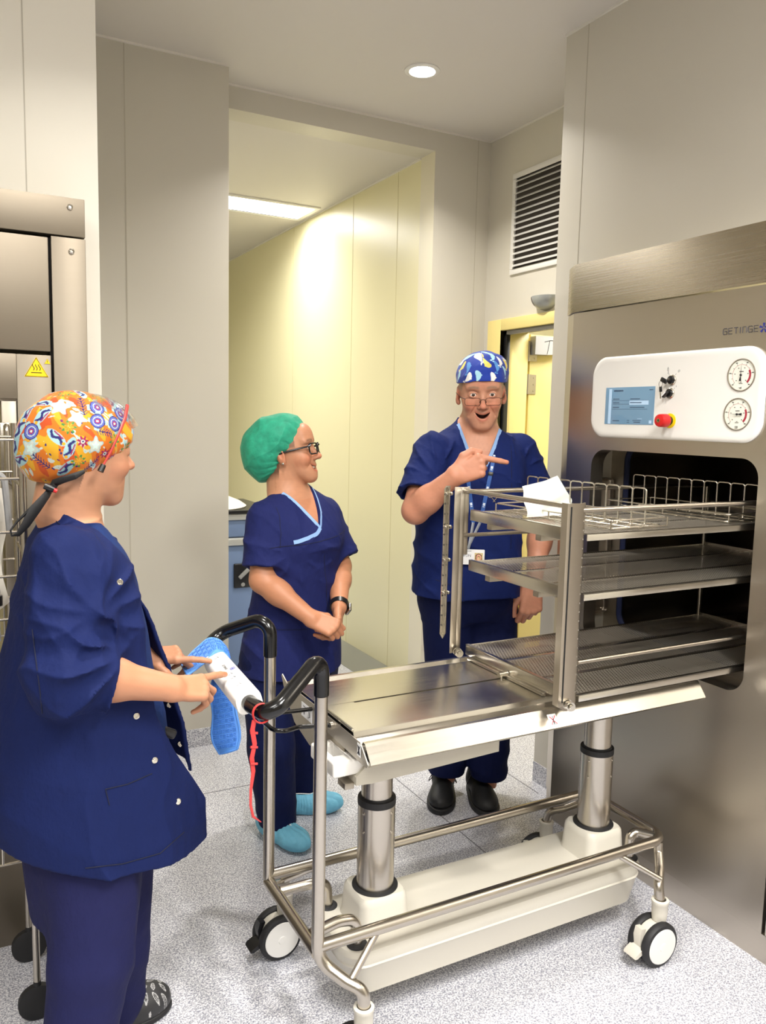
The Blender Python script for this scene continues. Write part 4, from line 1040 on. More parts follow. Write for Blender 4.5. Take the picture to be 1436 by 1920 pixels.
def mesh_sdf(fn,lo,hi,h,lip=1.0):
    lo=A3(lo); hi=A3(hi); B=4
    nb=np.ceil((hi-lo)/(h*B)).astype(int)+1
    cx=[lo[i]+(np.arange(nb[i])*B+B/2-.5)*h for i in range(3)]
    G=np.stack(np.meshgrid(*cx,indexing='ij'),-1).reshape(-1,3)
    D=np.concatenate([fn(G[i:i+200000]) for i in range(0,len(G),200000)])
    act=np.abs(D)<h*B*1.5*lip+h
    N=nb*B; F=np.repeat(np.repeat(np.repeat(D.reshape(nb),B,0),B,1),B,2).astype(np.float32)
    ids=np.argwhere(act.reshape(nb)); o=np.stack(np.meshgrid(*[np.arange(B)]*3,indexing='ij'),-1).reshape(-1,3)
    step=3000
    for i in range(0,len(ids),step):
        I=(ids[i:i+step,None,:]*B+o[None]).reshape(-1,3); F[I[:,0],I[:,1],I[:,2]]=fn(lo+I*h)
    S=F<0
    nx,ny,nz=F.shape
    c=[S[a:nx-1+a,b:ny-1+b,d:nz-1+d] for a in (0,1) for b in (0,1) for d in (0,1)]
    cnt=sum(x.astype(np.int8) for x in c); cell=(cnt>0)&(cnt<8)
    ci=np.argwhere(cell); idx=-np.ones(cell.shape,np.int32); idx[cell]=np.arange(len(ci))
    acc=np.zeros((len(ci),3)); num=np.zeros(len(ci))
    offs=[(a,b,d) for a in (0,1) for b in (0,1) for d in (0,1)]
    val={q:F[ci[:,0]+q[0],ci[:,1]+q[1],ci[:,2]+q[2]].astype(float) for q in offs}
    for q in offs:
        for ax in range(3):
            if q[ax]==0:
                r=list(q); r[ax]=1; r=tuple(r); a_,b_=val[q],val[r]; m_=(a_<0)!=(b_<0)
                t=np.where(m_,a_/np.where(np.abs(a_-b_)<1e-12,1,a_-b_),0); p=np.array(q,float)[None]+np.zeros((len(ci),3)); p[:,ax]+=t
                acc+=p*m_[:,None]; num+=m_
    Vt=lo+(ci+acc/num[:,None])*h
    fs=[]
    for ax in range(3):
        sl0=[slice(0,s) for s in S.shape]; sl1=[slice(0,s) for s in S.shape]; sl0[ax]=slice(0,S.shape[ax]-1); sl1[ax]=slice(1,S.shape[ax])
        e=np.argwhere(S[tuple(sl0)]!=S[tuple(sl1)])
        b_,c_=[(1,2),(2,0),(0,1)][ax]
        ok=(e[:,b_]>0)&(e[:,c_]>0)&(e[:,b_]<S.shape[b_]-1)&(e[:,c_]<S.shape[c_]-1); e=e[ok]
        def at(db,dc):
            q=e.copy(); q[:,b_]-=db; q[:,c_]-=dc; return idx[q[:,0],q[:,1],q[:,2]]
        quad=np.stack([at(1,1),at(0,1),at(0,0),at(1,0)],1); fl=S[e[:,0],e[:,1],e[:,2]]
        quad[~fl]=quad[~fl][:,::-1]; fs.append(quad)
    Fq=np.concatenate(fs); Fq=Fq[(Fq>=0).all(1)]
    return Vt,Fq
def smooth(Vt,Fq,it=2,lam=.5):
    n=len(Vt)
    for _ in range(it):
        acc=np.zeros_like(Vt); cnt=np.zeros(n)
        for i in range(4):
            a,b=Fq[:,i],Fq[:,(i+1)%4]
            for k in range(3): acc[:,k]+=np.bincount(a,Vt[b,k],n)
            cnt+=np.bincount(a,minlength=n)
        cnt[cnt==0]=1; Vt=Vt*(1-lam)+lam*acc/cnt[:,None]
    return Vt
def mk(name,parts,M,parent,color=None,keep=None):
    """parts: list of (verts, quads); one object; color: fn(points)->rgb (linear)"""
    off=wloc(parent) if parent else V((0,0,0)); n=0; vs=[];fs=[]
    for v,f in parts: vs.append(v); fs.append(f+n); n+=len(v)
    Vt=np.concatenate(vs); Fq=np.concatenate(fs)
    me=bpy.data.meshes.new(name); me.vertices.add(len(Vt)); me.vertices.foreach_set('co',(Vt-A3(off)).astype(np.float32).ravel())
    me.loops.add(len(Fq)*4); me.loops.foreach_set('vertex_index',Fq.astype(np.int32).ravel())
    me.polygons.add(len(Fq)); me.polygons.foreach_set('loop_start',np.arange(0,len(Fq)*4,4,dtype=np.int32)); me.polygons.foreach_set('loop_total',np.full(len(Fq),4,np.int32))
    me.polygons.foreach_set('use_smooth',np.ones(len(Fq),bool)); me.update(calc_edges=True); me.materials.append(M)
    if color is not None:
        C=color(Vt); at=me.color_attributes.new('tint','FLOAT_COLOR','POINT'); at.data.foreach_set('color',np.c_[C,np.ones(len(C))].astype(np.float32).ravel())
    o=bpy.data.objects.new(name,me); COL.objects.link(o); o.parent=parent
    return o
def sdf_obj(name,fn,lo,hi,h,M,parent,color=None,it=1,lip=1.0):
    v,f=mesh_sdf(fn,lo,hi,h,lip); v=smooth(v,f,it); return mk(name,[(v,f)],M,parent,color)
def project(fn,p,d,reach=.3,inset=.0):
    """march from p along d until the surface of fn"""
    p=A3(p); d=nrm(d); t=0
    for _ in range(200):
        q=fn((p+d*t)[None])[0]
        if q<.0003: break
        t+=max(q*.6,.0004)
        if t>reach: return None
    return V(p+d*(t-inset))
def Rot(az,pitch=0,roll=0):
    """columns: forward, left, up ; az of forward in plan, pitch up positive"""
    a=math.radians(az); M=Matrix.Rotation(a,3,'Z')@Matrix.Rotation(math.radians(-pitch),3,'Y')@Matrix.Rotation(math.radians(roll),3,'X')
    return np.array(M)
# ---------------- head
def head_fn(o):
    c=A3(o['c']); R=o['R']; s=o.get('s',1.0); m=o['mouth']; jaw=o.get('jaw',0.0); wide=o.get('wide',1.0)
    def f(P):
        Q=(P-c)@R/s; Q=Q.copy(); Q[:,1]=Q[:,1]/wide
        x,y,z=Q[:,0],Q[:,1],Q[:,2]; ay=np.abs(y); S=Q.copy(); S[:,1]=ay
        d=ell(Q,(-.012,0,.040),(.098,.077,.086))
        d=smin(d,ell(Q,(.022,0,-.012),(.067,.066,.080)),.03)
        d=smin(d,ell(Q,(.048,0,-.070-jaw*.4),(.038,.040*o.get('jw',1),.034)),.035)
        d=smin(d,ell(Q,(.066,0,-.098-jaw),(.020,.024*o.get('jw',1),.018)),.025)      # chin
        d=smin(d,ell(S,(.052,.040,-.022),(.026,.024,.026)),.018)         # cheeks
        if o.get('smile'): d=smin(d,ell(S,(.064,.040,-.028),(.018,.017,.017)),.012)
        d=smin(d,ell(S,(.076,.026,.032),(.014,.028,.010)),.014)          # brow ridge
        d=smin(d,ell(Q,(.068,0,.062),(.026,.052,.036)),.03)              # forehead
        d=smin(d,cone(Q,(-.035,0,-.045),(-.050,0,-.12),.058,.056),.03)
        d=smax(d,-ell(S,(.098,.033,.009),(.020,.019,.013)),.012)         # sockets
        # nose
        nw=o.get('nose',1.0)
        nl=o.get('nlen',0); d=smin(d,cone(Q,(.082,0,.020),(.104,0,-.020-nl),.0065*nw,.0105*nw),.010)
        d=smin(d,ell(Q,(.106,0,-.024-nl),(.0125*nw,.0125*nw,.0105*nw)),.006)
        d=smin(d,ell(S,(.094,.0125*nw,-.027-nl),(.011,.0075,.008)),.005)
        d=smax(d,-ell(S,(.101,.0065*nw,-.0345-nl),(.0055,.0038,.004)),.002)
        # lids
        d=smin(d,ell(S,(.0745,.032,.009),(.0155,.0165,.0145)),.004)
        op=o.get('eye',.0055)
        d=smax(d,-ell(S,(.092,.032,.009),(.014,.0135,op)),.0015)
        # lips and mouth
        z0=-.058; w=m['w']; q=(y/w)**2; cv=m['curve']
        zu=z0+cv*q; top=zu-.001; bot=zu-m['open']*(1-np.minimum(q,1)**1.5)-.001
        xl=o.get('lipx',.0885)-.9*y*y/.03
        d=smin(d,np.sqrt((x-xl+.002)**2+(z-top-.0055)**2)-.0065*np.clip(1.15-q*.9,.2,1) + np.maximum(ay-w,0),.007)
        d=smin(d,np.sqrt((x-xl+.004)**2+(z-bot+.0065)**2)-.0078*np.clip(1.1-q*.9,.2,1) + np.maximum(ay-w*.95,0),.007)
        cav=np.maximum(np.maximum(z-top,bot-z),np.maximum(ay-w*.97,(xl-.026)-x)); d=smax(d,-cav,.0015)
        # smile folds
        t=np.clip((z+.030)/(-.035),0,1); yf=.024+.020*t; groove=np.sqrt((ay-yf)**2*1.0+(np.maximum(0,np.abs(z+.047)-.017))**2)
        d=d+o.get('fold',.0015)*np.exp(-(groove/.0035)**2)*(x>.04)
        if o.get('wrinkle'): d=d+o['wrinkle']*np.exp(-(ay/.04)**4)*np.clip((z-.045)/.01,0,1)*(.5+.5*np.cos((z-.004*np.cos(y*60))*700))*(x>.05)
        # ears
        er=np.array(Matrix.Rotation(math.radians(18),3,'Z')@Matrix.Rotation(math.radians(-12),3,'Y'))
        e=ell(S,(-.010,.080,-.002),(.018,.0075,.032),er); e=smax(e,-ell(S,(-.004,.089,.004),(.010,.006,.019),er),.004)
        e=smin(e,ell(S,(-.002,.077,-.027),(.008,.006,.009)),.006)
        if o.get('ears',1): d=smin(d,e,.006)
        return d*s*.9
    return f
def head_color(o,base):
    c=A3(o['c']); R=o['R']; s=o.get('s',1.0); m=o['mouth']; base=A3(base)
    def f(P):
        Q=(P-c)@R/s; x,y,z=Q[:,0],Q[:,1],Q[:,2]; ay=np.abs(y); C=np.tile(base,(len(P),1))
        inh=(np.linalg.norm(Q,axis=1)<.16)
        def blend(w,col): 
            nonlocal C
            w=np.clip(w,0,1)[:,None]; C=C*(1-w)+A3(col)[None]*w
        red=base*A3((1.08,.72,.68))
        g=lambda a,b_,r: np.exp(-((ay-a)**2+(z-b_)**2)/r**2)*(x>.03)*inh
        blend(.6*g(.043,-.028,.022),red); blend(.65*g(0,-.024,.014)*(x>.08),red); blend(.35*g(.0,.06,.03),red)
        blend(.5*np.exp(-((ay-.083)**2+(z)**2)/.03**2)*(ay>.074)*inh*(x<.03),red)
        w=m['w']; q=(y/w)**2; zu=-.058+m['curve']*q-.001; bo=zu-m['open']*(1-np.minimum(q,1)**1.5)
        lip=base*A3((.86,.50,.50)); blend(.75*np.exp(-((z-zu-.0035)/.0035)**2)*(ay<w*.98)*(x>.062)*inh,lip); blend(.8*np.exp(-((z-bo+.005)/.0045)**2)*(ay<w*.9)*(x>.062)*inh,lip)
        xl=o.get('lipx',.0885)-.9*y*y/.03; cav=(z<zu+.0)&(z>bo)&(ay<w*.97)&(x<xl-.0085)&(x>xl-.05)&inh; blend(cav*1.0,(.05,.012,.01))
        bz=.0335+.004*np.cos((ay-.03)*70); br=np.exp(-((z-bz-o.get('browz',0))/.0044)**4)*np.clip((ay-.010)/.006,0,1)*np.clip((.052-ay)/.008,0,1)*(x>.04)*inh
        blend(o.get('brow',.6)*br*(.75+.25*np.sin(y*2600+z*900)),o['hair'])
        blend(.35*np.exp(-((z+.0035)/.006)**2-((ay-.032)/.016)**2)*(x>.05)*inh,base*A3((.85,.62,.58)))
        blend(.85*((ay>.055)&(z>.014)&(x>-.02)&(x<.045)&(ay<.1)&inh)*np.clip((z-.014)/.01,0,1)*o.get('temple',0),o['hair'])
        blend(o.get('nape',0)*((x<-.016-.25*np.clip(-z,0,1))&(z>-.085)&inh)*np.clip((-.012-x)/.02,0,1)*np.clip((z+.085)/.03,0,1),o['hair'])
        return C*(1+.05*wob(P,3,(120,120,120))[:,None])
    return f
eyew=mat('eye_white',srgb(235,232,226),.15,0,coat=1.0); iris=mat('iris_brown',srgb(70,48,34),.15,0,coat=1.0); pupil=mat('pupil',srgb(8,8,8),.1,0,coat=1.0)
teethm=mat('teeth',srgb(236,228,210),.2); glassm=mat('spectacle_glass',(1,1,1),.0,0,trans=1.0,ior=1.01,alpha=.12)
def L2W(o,q): return V(A3(o['c'])+o['R']@(A3(q)*o.get('s',1.0)*A3((1,o.get('wide',1.0) ,1))))
def eyes(o,root,look=(1,0,0)):
    s=o.get('s',1.0); lk=nrm(look); d=o['R']@lk
    for sg in (1,-1):
        c=L2W(o,(.0735,sg*.032,.009)); b=MB(); b.mat(eyew)
        prof=[(.0128*s*math.sin(a),.0128*s*math.cos(a)) for a in [PI*i/18 for i in range(19)]]
        D=V(d)
        def pr(i0,i1,k): return [(.0128*s*k*math.sin(a),.0128*s*k*math.cos(a)) for a in np.linspace(i0,i1,8)]
        b.mat(pupil).lathe(c,D,pr(0,.17,1.015),20); b.mat(iris).lathe(c,D,pr(.17,.42,1.012),20); b.mat(eyew).lathe(c,D,pr(.46,PI,1.0),24)
        b.build('eye',None,root)
def teeth(o,root,w,dz,h,x=.080):
    b=MB(); m=o['mouth']
    n=10
    for i in range(n):
        u=(i+.5)/n*2-1; y=u*w; q=(y/m['w'])**2; z=-.058+m['curve']*q+dz; xx=x-.9*y*y/.028
        p0=L2W(o,(xx,y,z)); R=Matrix(o['R'].tolist()); s=o.get('s',1.0)
        b.obox(p0,R,(.006*s,w/n*1.85*s,h*s*(1 if abs(u)<.5 else .8)),.0012,2)
    b.build('teeth',teethm,root)
# ---------------- hand
def hand(o):
    """W wrist, f direction to knuckles, n back of hand, s towards thumb; curls per finger (3 angles), spread per finger; thumb: list of 3 points offsets (f,s,n)"""
    W=A3(o['W']); f=nrm(o['f']); n=A3(o['n']); n=nrm(n-f*(n@f)); s=np.cross(f,n)*o.get('side',1); k=o.get('k',1.0)
    offs=[.0265,.009,-.0085,-.0245]; knl=[.086,.089,.084,.076]; L=[(.043,.026,.021),(.047,.030,.022),(.043,.028,.021),(.034,.021,.019)]; rad=[(.0098,.0088,.0082,.0070),(.0100,.0090,.0083,.0071),(.0094,.0085,.0079,.0068),(.0085,.0076,.0070,.0060)]
    segs=[];palm=[];nails=[]
    for i in range(4):
        kn=W+f*knl[i]*k+s*offs[i]*k
        palm.append((W+s*offs[i]*.62*k-n*.002,kn,.0155*k,.0118*k))
        sp=math.radians(o.get('spread',(4,1,-3,-7))[i]); d=nrm(f*math.cos(sp)+s*math.sin(sp)); ax=n; cur=kn; ch=[]; ang=0
        for j in range(3):
            ang+=math.radians(o['curl'][i][j]); dd=d*math.cos(ang)-n*math.sin(ang); nx=cur+dd*L[i][j]*k; ch.append((cur,nx,rad[i][j]*k,rad[i][j+1]*k)); cur=nx; nb=d*math.sin(ang)+n*math.cos(ang)
        segs.append(ch); nails.append((cur-dd*.003*k+nb*rad[i][3]*.8*k,nb))
    tb=o['thumb']; tp=[W+(f*a+s*b+n*c)*k for a,b,c in tb]
    tr_=[.0155,.0125,.0105,.0080]
    th=[(tp[i],tp[i+1],tr_[i]*k,tr_[i+1]*k) for i in range(3)]
    def fn(P):
        d=cone(P,*palm[0]); 
        for q in palm[1:]: d=smin(d,cone(P,*q),.010*k)
        d=smin(d,ell(P,W+f*.045*k-n*.006*k,(.034*k,.030*k,.014*k),np.stack([f,s,n],1)),.008*k)
        d=smin(d,ell(P,W+f*.030*k+s*.020*k-n*.008*k,(.026*k,.015*k,.013*k),np.stack([f,s,n],1)),.010*k)
        t=smin(smin(cone(P,*th[0]),cone(P,*th[1]),.005),cone(P,*th[2]),.003); d=smin(d,t,.008*k)
        for ch in segs:
            c=cone(P,*ch[0])
            for q in ch[1:]: c=smin(c,cone(P,*q),.0025)
            # knuckle bump
            c=smin(c,np.linalg.norm(P-(ch[0][0]+n*.002*k),axis=1)-.0108*k,.004)
            d=smin(d,c,.0035)
        return d
    pts=np.array([q[1] for ch in segs for q in ch]+[q[0] for ch in segs for q in ch]+tp+[W])
    return fn,pts,nails,segs
def skin_color(base,nails):
    base=A3(base)
    def f(P,C=None):
        C=np.tile(base,(len(P),1)) if C is None else C
        for p,_ in nails:
            d=np.linalg.norm(P-p,axis=1); w=np.clip(1-d/.0105,0,1)[:,None]; C=C*(1-w*.4)+base*A3((1.1,.72,.66))*w*.4
            w=(d<.0052)[:,None]; C=np.where(w,base*A3((1.12,.95,.92)),C)
        return C*(1+.045*wob(P,9,(150,150,150))[:,None])
    return f
def cloth(name,col,**k):
    M=mat(name,col,.8,0,spec=.18,noise=((38,38,26),.55,.006,.10,.0)); return M
# ================================================================== PEOPLE
def g2(a,deg): a=math.radians(deg); return (math.cos(a),math.sin(a))
def fdir(az): a=math.radians(az); return A3((math.cos(a),math.sin(a),0))
navy=cloth('navy_scrubs',srgb(18,33,88)); navy2=cloth('navy_scrubs_muted',srgb(29,36,88)); navyj=cloth('navy_jacket',srgb(16,28,74)); navyt=cloth('navy_trousers',srgb(29,31,72)); navyu=cloth('navy_undershirt',srgb(24,44,92)); navyd=cloth('navy_trousers_dark',srgb(12,21,62))
bind=mat('light_blue_binding',srgb(140,176,226),.7)
skinm=mat('skin',(1,1,1),.46,0,spec=.4,sss=.05,attr='tint',noise=((420,420,420),.12,.0006,0,0))
def runs(P):
    out=[];cur=[]
    for p in P:
        if p is None:
            if len(cur)>1: out.append(cur)
            cur=[]
        else: cur.append(p)
    if len(cur)>1: out.append(cur)
    return out
def tubeobj(name,pts,r,M,parent,**k):
    return MB().tube(pts,r,k.pop('n',8),**k).build(name,M,parent)
def ribbon(pts,nr,w,th=.0012):
    """flat band along pts with surface normals nr"""
    g=[]; P=[A3(p) for p in pts]
    for i,p in enumerate(P):
        t=P[min(i+1,len(P)-1)]-P[max(i-1,0)]; t=t/np.linalg.norm(t); n=A3(nr[i] if isinstance(nr,list) else nr); s=np.cross(t,n); s/=np.linalg.norm(s)
        g.append([tuple(p-s*w/2),tuple(p+s*w/2)])
    b=MB(); b.sheet(g,th,True); return b

def sleeve(P,a,b,ra,rb,rin,hollow=.06):
    """sleeve with an open end around the arm"""
    a=A3(a); b=A3(b); ax=nrm(b-a); L=np.linalg.norm(b-a); q=(P-a)@ax; rad=np.linalg.norm((P-a)-np.outer(q,ax),axis=1)
    d=cone(P,a,b+ax*.04,ra,rb); d=np.maximum(d,q-L); return np.maximum(d,-(np.maximum(rad-rin,(L-hollow)-q)))
# ------------------------------------------------------------------ THE MAN
def man():
    f=fdir(-122); s=A3((-f[1],f[0],0)); up=A3((0,0,1))     # s = his left
    skin=A3(srgb(198,143,116)[:3])
    root=thing('person','man in navy scrubs and blue whale-print cap, laughing and pointing beside the loading rack','person',(1.72,2.56,0))
    H=dict(c=(1.745,2.500,1.601),R=Rot(-121,-9,2),s=1.07,wide=1.0,mouth=dict(w=.0265,curve=.010,open=.0130),jw=1.25,jaw=.002,nose=.92,nlen=.005,fold=.0034,smile=1,eye=.0068,wrinkle=.0016,hair=srgb(132,112,92)[:3],brow=.9,browz=-.002,temple=.75)
    hf=head_fn(H); hc=A3(H['c'])
    nb=hc-f*.035+A3((0,0,-.165))
    tc=A3((1.746,2.545,1.278)); tw=A3((1.736,2.545,0.822))
    # torso loft of the shirt
    def ctr(z): t=np.clip((1.36-z)/.5,0,1); c=tc*(1-t)+tw*t; return c[:2]
    def rows(L): return spl([(z,*(ctr(z)+f[:2]*dx),w,df,db) for z,dx,w,df,db in L],6)
    shirt_l=rows([(.835,0,.214,.165,.150),(.95,.0,.210,.168,.146),(1.10,.0,.205,.170,.140),(1.22,0,.208,.160,.135),(1.33,0,.208,.142,.125),(1.39,0,.195,.122,.110),(1.43,-.003,.168,.102,.096),(1.46,-.007,.128,.080,.080),(1.485,-.01,.090,.062,.066),(1.515,-.015,.06,.045,.055)])
    body_l=shirt_l.copy(); body_l[:,3:]-=.013
    shR=A3((1.554,2.540,1.388)); shL=A3((1.945,2.500,1.390))     # camera left = his right
    elR=A3((1.434,2.430,1.184)); wrR=A3((1.500,2.285,1.316))
    elL=A3((2.042,2.475,1.121)); wrL=A3((1.954,2.405,0.887))
    slR=shR+(elR-shR)*.78; slL=shL+(elL-shL)*.62
    def shirt0(P):
        z=P[:,2]
        t=loft(P,shirt_l,f,e=2.25)
        t=smin(t,sleeve(P,shR+s*.01,slR,.074,.084,.060),.045); t=smin(t,sleeve(P,shL-s*.01,slL,.074,.083,.060),.045)
        dp=.010*(folds(P,(.35,-.3,1),62,11,1.2)-.3)+.006*(folds(P,(.8,.1,.7),105,13,1.0)-.3)+.007*wob(P,21,(9,9,4))
        for aa,sd_ in ((shR+s*.035-up*.085,1),(shL-s*.035-up*.085,2)): dp=dp+.020*rfolds(P,aa+f*.06,s,up,11,.17,60+sd_)
        dp=dp+.012*rfolds(P,elR+s*.02+up*.05,s,up,9,.10,66)
        dp=dp+.007*(folds(P,s+up*.6,85,12,.8)-.3)*np.clip((z-1.0)/.3,0,1)+.013*(folds(P,s+up*.12,42,14,.8)-.35)*np.clip((1.15-z)/.25,0,1)
        return t-np.maximum(dp,-.004)
    nk=nb+f*.01
    def collar(P):
        Q=P-nk; u=Q@s; v=Q@f; z=P[:,2]
        top=nk[2]+.055; zb=nk[2]-.125
        hw=np.clip((z-zb)/(top-zb),0,1)**.8*.080
        vcut=np.maximum(np.abs(u)-hw,-(v+.0))
        ring=np.sqrt((u/.082)**2+((v+.005)/.075)**2)-1; ring=np.maximum(ring*.07,nk[2]+.022-z)
        return np.minimum(vcut,ring)
    def shirt(P):
        d=shirt0(P); z=P[:,2]
        d=smax(d,-collar(P),.003)
        hem=.835+.02*((P-tw)@s)/.2*0
        low=loft(P,np.c_[shirt_l[:,:3],shirt_l[:,3:]-.012],f,e=2.25)
        d=np.maximum(d,-np.maximum(low,z-.90))
        return np.maximum(d,.842-z+.008*np.sin(((P-tw)@s)*16))
    # skin surface
    def bodyc(P):
        d=loft(P,body_l,f,e=2.25); d=smin(d,cone(P,nb-up*.03,nb+up*.08+f*.02,.066,.058),.045)
        return np.maximum(d,.86-P[:,2])
    def arm(P,a,b,c,ra=.052): 
        d=cone(P,a,b,ra,.046); d=smin(d,cone(P,b,b+(c-b)*.35,.046,.047),.02); return smin(d,cone(P,b+(c-b)*.3,c,.046,.030),.02)
    fa=nrm(wrR-elR); tip=A3((1.613,2.185,1.358)); hd=nrm(A3((1.579,2.235,1.357))-wrR)
    hR=dict(W=wrR,f=hd,n=nrm(A3((-.55,-.82,.12))),side=1,k=1.12,spread=(-32,-14,-12,-10),curl=[(12,4,4),(75,85,50),(80,88,50),(82,88,50)],thumb=[(.015,.020,-.004),(.045,.046,-.004),(.074,.052,-.010),(.097,.040,-.016)])
    # side chosen so that the thumb is on top
    if np.cross(nrm(hR['f']),nrm(A3(hR['n'])))[2]<0: hR['side']=-1
    hRf,hRp,nR,_=hand(hR)
    hL=dict(W=wrL,f=nrm(A3((-.16,-.10,-1))),n=nrm(A3((-.35,-.95,.05))),side=1,k=1.24,spread=(3,1,-2,-4),curl=[(38,50,35),(50,62,40),(58,66,42),(62,66,44)],thumb=[(.015,.022,-.004),(.048,.044,-.012),(.080,.048,-.020),(.106,.044,-.024)])
    if (np.cross(nrm(hL['f']),nrm(A3(hL['n'])))@A3((-1,.2,0)))<0: hL['side']=-1
    hLf,hLp,nL,_=hand(hL)
    armR=lambda P: smin(arm(P,shR,elR,wrR),hRf(P),.014)
    armL=lambda P: smin(arm(P,shL,elL,wrL),hLf(P),.014)
    headneck=lambda P: smin(hf(P),smin(cone(P,nb-up*.03,nb+up*.09+f*.025,.066,.060),loft(P,body_l,f,e=2.25),.045),.02)
    parts=[]
    v,q=mesh_sdf(lambda P: np.maximum(headneck(P),nb[2]-.19-P[:,2]),hc-A3((.17,.17,.36)),hc+A3((.17,.17,.17)),.0022); parts.append((smooth(v,q,1,.3),q))
    def box(pts,m): p=np.array(pts); return p.min(0)-m,p.max(0)+m
    for fn,pt in ((armR,np.vstack([hRp,[shR,elR]])),(armL,np.vstack([hLp,[shL,elL]]))):
        lo,hi=box(pt,.07); v,q=mesh_sdf(fn,lo,hi,.0024); parts.append((smooth(v,q,1,.3),q))
    legs_b=[(A3((1.697,2.580,0.691)),A3((1.703,2.570,0.369)),A3((1.716,2.600,0.079))),(A3((1.854,2.550,0.682)),A3((1.833,2.500,0.373)),A3((1.847,2.500,0.066)))]
    def lowb(P):
        d=loft(P,np.c_[body_l[:,:3],body_l[:,3:]-.040],f,e=2.25)
        for a,b_,c in legs_b: d=smin(d,smin(cone(P,a,b_,.070,.05),cone(P,b_,c,.05,.035),.03),.05)
        return np.maximum(d,P[:,2]-(nb[2]-.17))
    v,q=mesh_sdf(lowb,(1.3,2.2,.05),(2.1,2.9,1.45),.010); parts.append((v,q))
    hcol=head_color(H,skin); scol=skin_color(skin*A3((.98,.9,.88)),nR+nL)
    def col(P):
        C=hcol(P); far=np.linalg.norm(P-hc,axis=1)>.22; S=scol(P); blot=np.clip(wob(P,31,(40,40,40)),0,1)[:,None]*.22
        S=S*(1-blot)+blot*skin*A3((1,.62,.55)); return np.where(far[:,None],S,C)
    mk('body',parts,skinm,root,col)
    eyes(H,root,(1,.03,.0)); teeth(H,root,.017,-.0012,.0022,.075)
    # shirt
    lo,hi=box([shR,shL,slR,slL,tw],.13); lo[2]=.80; hi[2]=1.56; 
    so=sdf_obj('scrub_shirt',shirt,lo-A3((.08,.08,0)),hi+A3((.08,.08,0)),.0046,navy,root,lip=1.6)
    # neckline binding, seams, pocket
    fr=lambda u,z,v=.25: A3(nk)+f*v+s*u+A3((0,0,z))
    def P2(u,z,inset=-.001): return project(shirt0,fr(u,z),-f,.5,-inset)
    zt=nk[2]+.055; zb=-.125
    bl=[]
    for i in range(23):
        t=i/22*2-1; a=abs(t); z=zb+(.180)*a; hw=(a**.8)*.080*np.sign(t); bl.append(P2(hw*1.03,z-.002,-.001))
    keep=[i for i,p in enumerate(bl) if p is not None]; bl=[bl[i] for i in keep]
    ribbon(bl,[tuple(f+up*.25+s*.5*np.sign(i-11)) for i in keep],.014,.002).build('neck_binding',bind,so)
    sm_=MB()
    for u0,z0,u1,z1 in ((-.155,-.19,.16,-.175),(-.150,-.52,-.045,-.545),(-.045,-.545,-.040,-.68),(.115,-.02,.125,-.40)):
        [sm_.tube(q_,.0011,5) for q_ in runs([P2(u0+(u1-u0)*i/16,z0+(z1-z0)*i/16,-.0002) for i in range(17)])]
    split_build(sm_,'seam',mat('navy_seam',srgb(9,15,44),.8),so)
    # lanyard and badge
    lan=mat('lanyard_blue',srgb(34,84,160),.6); lw=MB()
    for sg in (-1,1):
        pts=[];nr=[]
        for i in range(24):
            t=i/23; u=sg*(.070*(1-t)+.012*t)-.006*t; z=.040-.34*t
            if t<.30: p=V(fr(u,z,.25)); p=project(lambda Q: np.minimum(shirt(Q),headneck(Q)),p,-f,.5,-.004) or V(fr(u,z,.0))
            else: p=P2(u,z,-.004)
            pts.append(p); nr.append(tuple(f+up*.15))
        g=[]; P_=[A3(p) for p in pts]
        for k in range(3): 
            for i in range(1,23): P_[i]=(P_[i-1]+P_[i]*2+P_[i+1])/4
        rb_=ribbon(P_,nr,.014,.0012); lw.v+=[]; lw.add(rb_.v,rb_.f,True)
        if sg==-1: PL=P_
        else: PR=P_
    lo_=lw.build('lanyard',lan,root)
    pr=MB(); 
    for PP in (PL,PR):
        for i in (3,6,9,14,18):
            a,b_=PP[i],PP[i+1]; c_=(a+b_)/2+f*.0016; t=nrm(b_-a); sd=nrm(np.cross(t,f)); R3=Matrix(np.stack([sd,t,f],1).tolist())
            pr.obox(V(c_),R3,(.008,.010,.0006)); pr.obox(V(c_+t*.009),R3,(.007,.0025,.0006))
    split_build(pr,'lanyard_print',mat('lanyard_print_white',srgb(214,226,240),.6),lo_)
    pr=MB()
    for PP in (PL,PR):
        c_=PP[11]+f*.002; t=nrm(PP[12]-PP[11]); sd=nrm(np.cross(t,f)); pr.obox(V(c_),Matrix(np.stack([sd,t,f],1).tolist()),(.017,.013,.004),.001)
    split_build(pr,'lanyard_clip',mat('clip_olive',srgb(60,56,44),.35,.3),lo_)
    bp=MB(); c0=A3(P2(-.018,-.425,-.010)); x=nrm(np.cross(up,f))*1.0
    if x@s<0: x=-x
    # x = his left = camera right
    R3=Matrix(np.stack([x,nrm(up),nrm(np.cross(x,up))],1).tolist())
    bp.obox(V(c0),R3,(.088,.056,.003),.003,3); bo=bp.build('id_badge',whitest,lo_)
    n3=nrm(np.cross(x,up)); n3=n3 if n3@f>0 else -n3
    def Bd(u,v,e=.0019): return V(c0+x*u+up*v+n3*e)
    q=MB(); q.mat(mat('badge_photo',srgb(208,190,140),.5)).prism([Bd(.008,-.022),Bd(.038,-.022),Bd(.038,.016),Bd(.008,.016)],V(n3)*.0003)
